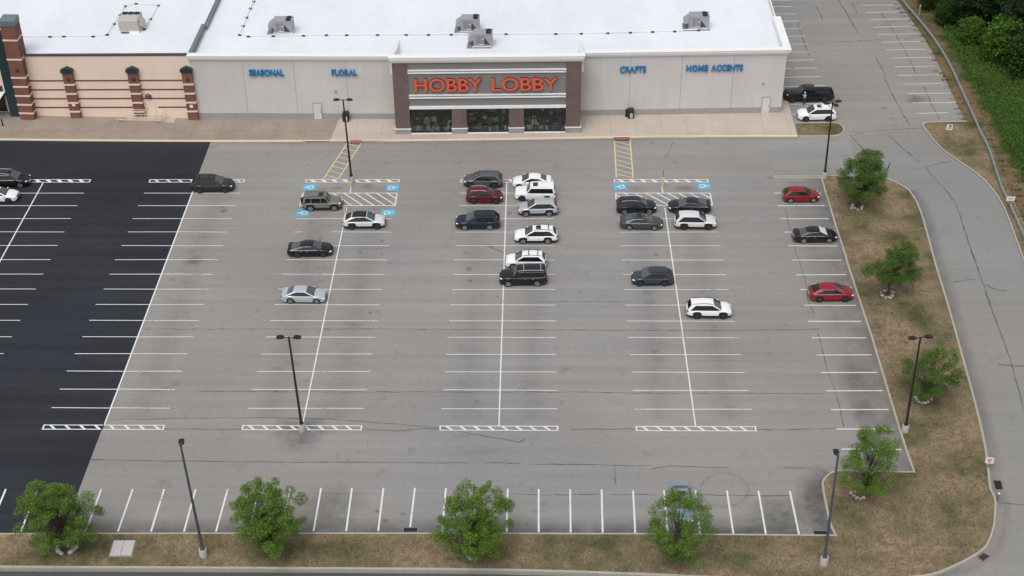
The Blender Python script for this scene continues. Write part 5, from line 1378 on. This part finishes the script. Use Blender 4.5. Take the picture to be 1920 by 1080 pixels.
CARS = [
 # name, kind, L, W, paint, facing left?, near wheels, options, label
 ('parked_suv', 'boxy', 4.45, 1.82, 'taupe', 0, ((582.5, 396.7), (627, 395.8)), dict(spare=True, clad=True, sunroof=1, glass='glass', rails=M['clad']), 'boxy taupe grey SUV with a spare wheel on its tailgate in the accessible bay'),
 ('parked_suv', 'coupe', 4.75, 1.90, 'pearl', 0, ((660, 431.7), (706.3, 429.7)), dict(clad=True, rim='rimdark', roofm=M['glass'], panoramic=True, quarter=False), 'silver white coupe style SUV with a black glass roof below the left accessible bays'),
 ('parked_car', 'fast', 4.95, 1.87, 'black', 0, ((557.5, 483.7), (606, 482.5)), dict(chrome=True, rim='rimdark'), 'black sedan with chrome window trim alone in the left bays'),
 ('parked_car', 'sedan', 4.65, 1.78, 'silverblue', 0, ((544.7, 569.5), (593.7, 570.3)), dict(rim='rim'), 'pale silver sedan nearest the camera in the left bays'),
 ('parked_suv', 'suv', 4.6, 1.85, 'grey', 1, ((881.7, 353), (927.5, 354)), dict(clad=True, quarter=False, rim='rimdark'), 'dark grey SUV behind the maroon SUV at the head of the middle bays'),
 ('parked_suv', 'suv', 4.25, 1.8, 'maroon', 0, ((887.5, 383), (930, 383)), dict(rails=M['chrome'], rim='rimdark', quarter=False, H=1.63), 'maroon SUV with silver roof rails in the middle bays'),
 ('parked_suv', 'suv', 5.05, 1.94, 'navy', 1, ((871.7, 432.5), (918.7, 431.7)), dict(H=1.73, rails=M['clad']), 'long dark navy SUV below the maroon one in the middle bays'),
 ('parked_car', 'sedan', 4.65, 1.82, 'white', 1, ((974, 355), (1020, 355)), dict(rim='rimdark', sunroof=0), 'white sedan behind the boxy white SUV at the head of the middle bays'),
 ('parked_suv', 'boxy', 4.75, 1.9, 'white', 1, ((979, 378), (1026, 378)), dict(sunroof=1, rim='rimdark', rails=M['white_bar'] if 'white_bar' in M else M['trim']), 'boxy white SUV with a small sunroof between the white sedan and the silver SUV'),
 ('parked_suv', 'suv', 4.6, 1.86, 'silver', 1, ((986.7, 407), (1030, 406)), dict(clad=True), 'silver SUV with black wheel arches parked beside the boxy white SUV'),
 ('parked_car', 'wagon', 4.85, 1.86, 'white', 1, ((981.3, 458), (1027.5, 457.5)), dict(clad=True, rails=M['clad'], bars=(2, M['clad']), sunroof=1, H=1.66), 'white wagon with black roof bars alone below the silver SUV'),
 ('parked_suv', 'suv', 4.4, 1.84, 'white', 1, ((963, 506), (1007, 506)), dict(rails=M['clad'], bars=(2, M['clad']), quarter=False, H=1.66), 'white SUV with dark roof bars tucked behind the big black SUV'),
 ('parked_suv', 'boxy', 5.1, 1.96, 'black', 1, ((953.3, 538.3), (1007.8, 537)), dict(H=1.88, rails=M['chrome'], bars=(2, M['chrome']), chrome=True, drl=True), 'big black SUV with bright roof bars beside a white SUV'),
 ('parked_suv', 'suv', 4.6, 1.86, 'navy2', 0, ((1171, 403), (1217, 402.5)), dict(rails=M['chrome'], quarter=False, H=1.66), 'near black navy SUV behind the grey sedan in the right accessible bays'),
 ('parked_car', 'sedan', 4.85, 1.84, 'darkgrey', 0, ((1179, 431.7), (1226.7, 432.5)), dict(sunroof=1, chrome=True), 'dark grey sedan with a sunroof parked below the navy SUV'),
 ('parked_car', 'fast', 4.9, 1.85, 'navy2', 1, ((1268, 401), (1316, 401.5)), dict(chrome=True, drl=True, rim='rimdark'), 'dark blue sedan behind the white SUV in the right accessible bays'),
 ('parked_suv', 'wagon', 4.75, 1.9, 'pearl', 0, ((1281.7, 431.7), (1327.5, 431.7)), dict(clad=True, rim='rimdark', H=1.72), 'pearl white SUV below the dark blue sedan in the right bays'),
 ('parked_car', 'hatch', 4.45, 1.8, 'steel', 1, ((1200, 537.5), (1246.7, 537)), dict(clad=True, rim='rimdark', H=1.6, rails=M['clad']), 'dark blue grey crossover alone left of the centre line in the right bays'),
 ('parked_suv', 'suv', 4.65, 1.88, 'white', 0, ((1306, 598.8), (1355, 598.8)), dict(clad=True, rim='rimdark', rails=M['clad'], H=1.70), 'white SUV with black wheel arches nearest the camera in the right bays'),
 ('parked_car', 'hatch', 4.2, 1.74, 'red', 0, ((1482, 381.7), (1524.7, 380)), dict(H=1.54), 'red hatchback in the bays by the right lawn, farther of two red cars'),
 ('parked_car', 'sedan', 4.8, 1.82, 'black', 0, ((1506, 457), (1554, 456)), dict(chrome=True, shade=True), 'black sedan with a silver sun shade in its windscreen beside the right lawn'),
 ('parked_suv', 'coupe', 4.6, 1.86, 'crimson', 0, ((1535.8, 567.5), (1584.4, 566.7)), dict(chrome=True, rim='rimdark', H=1.6), 'crimson SUV in the bays by the right lawn, nearer of two red cars'),
 ('pickup_truck', 'pickup', 6.35, 2.0, 'black', 1, ((1484, 193.3), (1549, 192)), dict(rim='rimdark'), 'black pickup truck with an open bed beside the end wall of the store'),
 ('parked_suv', 'suv', 4.9, 1.93, 'white', 1, ((1511, 229), (1553, 227.8)), dict(sunroof=1, rails=M['trim'], bars=(2, M['joint']), rim='rimdark', H=1.74), 'white SUV with a sunroof next to the black pickup truck'),
 ('parked_suv', 'suv', 4.95, 1.96, 'satin', 0, ((374.7, 363), (422.7, 362)), dict(rim='rimdark', rails=M['clad'], bars=(2, M['clad']), clad=True, H=1.74), 'all black SUV standing across the edge of the sealed asphalt'),
]
for (nm, kind, L, Wd, pc, left, (A, B), opt, lab) in CARS:
    a, b = Vector(G(*A)), Vector(G(*B)); wb = max(2.58, min(3.05, (b - a).length))
    if kind == 'pickup': wb = 4.15
    t = make_vehicle(nm, kind, L, Wd, wb, P[pc], lab, 'truck' if kind == 'pickup' else ('SUV' if nm == 'parked_suv' else 'car'), **opt)
    park(t, A, B, Wd, left)
# two vehicles cut by the left edge: only their front wheel is in view
for (nm, kind, L, Wd, pc, A, wb, opt, lab) in (('parked_suv', 'suv', 4.9, 1.94, 'black', (39, 352.8), 2.9, dict(rails=M['chrome'], chrome=True, drl=True, H=1.74), 'black SUV with bright roof rails cut by the left edge of the photo'),
                                             ('parked_car', 'sedan', 4.7, 1.82, 'white', (17, 381), 2.75, dict(rim='rimdark', H=1.46), 'white sedan cut by the left edge of the photo')):
    t = make_vehicle(nm, kind, L, Wd, wb, P[pc], lab, 'SUV' if nm == 'parked_suv' else 'car', **opt)
    x, y = G(*A); t.location = (x - wb / 2 - .06, y + Wd / 2 - .06, .003)
# car under the near tree, nose to the lawn
t = make_vehicle('parked_car', 'sedan', 4.75, 1.82, 2.75, P['bluegrey'], 'blue grey sedan half hidden under a tree, nose towards the near lawn', 'car', sunroof=1)
t.location = (12.78, 92.15, .003); t.rotation_euler = (0, 0, -pi / 2 + .01)

# ------------------------------------------------------------------ person beside the pickup
def person(px, py, heading):
    x, y = G(px, py)
    me = bpy.data.meshes.new('person'); V, E, RD = [], [], []
    def v(p, r, par=None):
        V.append(p); RD.append(r)
        if par is not None: E.append((par, len(V) - 1))
        return len(V) - 1
    pel = v((0, 0, .98), .135); wst = v((0, .01, 1.14), .125, pel); ch = v((0, .02, 1.34), .150, wst); nk = v((0, .03, 1.50), .065, ch); hb = v((0, .05, 1.58), .075, nk); hm = v((0, .05, 1.68), .098, hb); v((0, .045, 1.775), .07, hm)
    v((0, .155, 1.665), .018, hm)
    for s_ in (-1, 1):
        e_ = v((s_ * .10, .05, 1.675), .03, hm)
        hip = v((s_ * .095, 0, .93), .10, pel); kn = v((s_ * .115, .03 + .03 * s_, .50), .068, hip); an = v((s_ * .12, -.02 + .05 * s_, .10), .045, kn); ft = v((s_ * .125, .05 + .05 * s_, .045), .042, an); v((s_ * .13, .17 + .05 * s_, .035), .035, ft)
        sh = v((s_ * .19, .02, 1.42), .068, ch); el = v((s_ * .25, .16, 1.20), .048, sh); wr = v((s_ * .17, .40, 1.26), .032, el)
        pm = v((s_ * .155, .46, 1.275), .034, wr)
        for k, (dx, L_) in enumerate(((-.030, .075), (-.010, .09), (.010, .084), (.030, .066))):
            a = v((s_ * .155 + dx, .505, 1.285), .011, pm); v((s_ * .155 + dx, .505 + L_ * .7, 1.27), .0095, a)
        a = v((s_ * .155 - s_ * .042, .455, 1.292), .012, pm); v((s_ * .155 - s_ * .06, .49, 1.30), .010, a)
    me.from_pydata(V, E, [])
    o = bpy.data.objects.new('person', me); C.objects.link(o)
    md = o.modifiers.new('skin', 'SKIN'); md.use_smooth_shade = True
    for i, sv in enumerate(me.skin_vertices[0].data): sv.radius = (RD[i], RD[i]); sv.use_root = (i == 0)
    o.modifiers.new('sub', 'SUBSURF').levels = 1; o.modifiers['sub'].render_levels = 1
    bpy.context.view_layer.update()
    m2 = bpy.data.meshes.new_from_object(o.evaluated_get(bpy.context.evaluated_depsgraph_get()))
    bpy.data.objects.remove(o)
    skin = plain('skin', (.42, .24, .17, 1), .6, .05); shirt = plain('light_blue_shirt', (.10, .30, .46, 1), .8, .12, 6); trou = plain('dark_teal_trousers', (.012, .045, .07, 1), .85, .15, 6); shoe = plain('dark_shoes', (.015, .014, .013, 1), .7, .0)
    for m in (skin, shirt, trou, shoe): m2.materials.append(m)
    for p in m2.polygons:
        c = p.center
        arm = c.y > .27 and c.z > 1.1 and abs(c.x) > .05 and c.z < 1.4
        p.material_index = 0 if (c.z > 1.475 or arm) else (1 if c.z > .97 else (2 if c.z > .115 else 3))
    b = bpy.data.objects.new('person', m2); C.objects.link(b); m2.name = 'person'
    b.location = (x, y, .003); b.rotation_euler = (0, 0, heading)
    tag(b, 'person in light blue shirt, white cap and dark trousers beside the black pickup', 'person')
    k = MB(); k.ell((0, .045, 1.715), (.108, .118, .085), 12, 7); k.loft([[(-.08, .13, 1.70), (.08, .13, 1.70), (.08, .13, 1.715), (-.08, .13, 1.715)], [(-.06, .24, 1.685), (.06, .24, 1.685), (.06, .24, 1.695), (-.06, .24, 1.695)]]); k.build('cap', M['signwhite'], b, smooth=60)
    k = MB()
    for s_ in (-1, 1): k.ell((s_ * .036, .138, 1.668), (.014, .012, .009), 6, 4)
    k.build('eyes', M['signblack'], b)
    k = MB(); k.ell((0, .135, 1.605), (.026, .012, .008), 6, 4); k.build('mouth', plain('lips', (.25, .09, .07, 1), .6, .0), b)
    k = MB(); k.loft([[(-.10, -.11, 1.05), (.10, -.11, 1.05), (.10, -.15, 1.08), (-.10, -.15, 1.08)], [(-.11, -.12, 1.25), (.11, -.12, 1.25), (.11, -.17, 1.25), (-.11, -.17, 1.25)], [(-.09, -.10, 1.42), (.09, -.10, 1.42), (.09, -.13, 1.40), (-.09, -.13, 1.40)]]); k.build('shirt_panel', plain('pale_shirt_panel', (.42, .58, .68, 1), .8, .1, 5), b, smooth=50)
person(1507, 196.3, radians(8))

#@@ENDCARS@@

# ------------------------------------------------------------------ camera, light
cam = bpy.data.cameras.new('camera'); co = bpy.data.objects.new('camera', cam); C.objects.link(co)
cam.sensor_width = 36; cam.lens = 36 * FPX / 1920; cam.clip_start = 1; cam.clip_end = 5000
co.matrix_world = Matrix.Translation((0, 0, CH)) @ Matrix.Rotation(-YAW, 4, 'Z') @ Matrix.Rotation(pi / 2 - PIT, 4, 'X') @ Matrix.Rotation(ROL, 4, 'Z')
scn.camera = co
SUN_EL, SUN_AZ = radians(62), radians(200)
W = bpy.data.worlds.new('World'); scn.world = W; W.use_nodes = True
nt = W.node_tree; nt.nodes.clear()
out = nt.nodes.new('ShaderNodeOutputWorld'); bg = nt.nodes.new('ShaderNodeBackground'); sky = nt.nodes.new('ShaderNodeTexSky')
sky.sky_type = 'NISHITA'; sky.sun_disc = False; sky.sun_elevation = SUN_EL; sky.sun_rotation = SUN_AZ; sky.dust_density = 4; sky.air_density = 1.0; sky.ozone_density = 1.0
hs = nt.nodes.new('ShaderNodeHueSaturation'); hs.inputs['Saturation'].default_value = .22
nt.links.new(sky.outputs[0], hs.inputs['Color']); nt.links.new(hs.outputs[0], bg.inputs[0]); nt.links.new(bg.outputs[0], out.inputs[0])
bg.inputs[1].default_value = .15
sl = bpy.data.lights.new('sun', 'SUN'); sl.energy = 1.1; sl.angle = radians(35); sl.color = (1, .965, .92)
so = bpy.data.objects.new('sun', sl); C.objects.link(so)
d = Vector((sin(SUN_AZ) * cos(SUN_EL), cos(SUN_AZ) * cos(SUN_EL), sin(SUN_EL)))
so.rotation_euler = d.to_track_quat('Z', 'Y').to_euler()
vs = scn.view_settings; vs.view_transform = 'Standard'; vs.look = 'None'; vs.gamma = 1; vs.use_curve_mapping = False
vs.exposure = 0.0
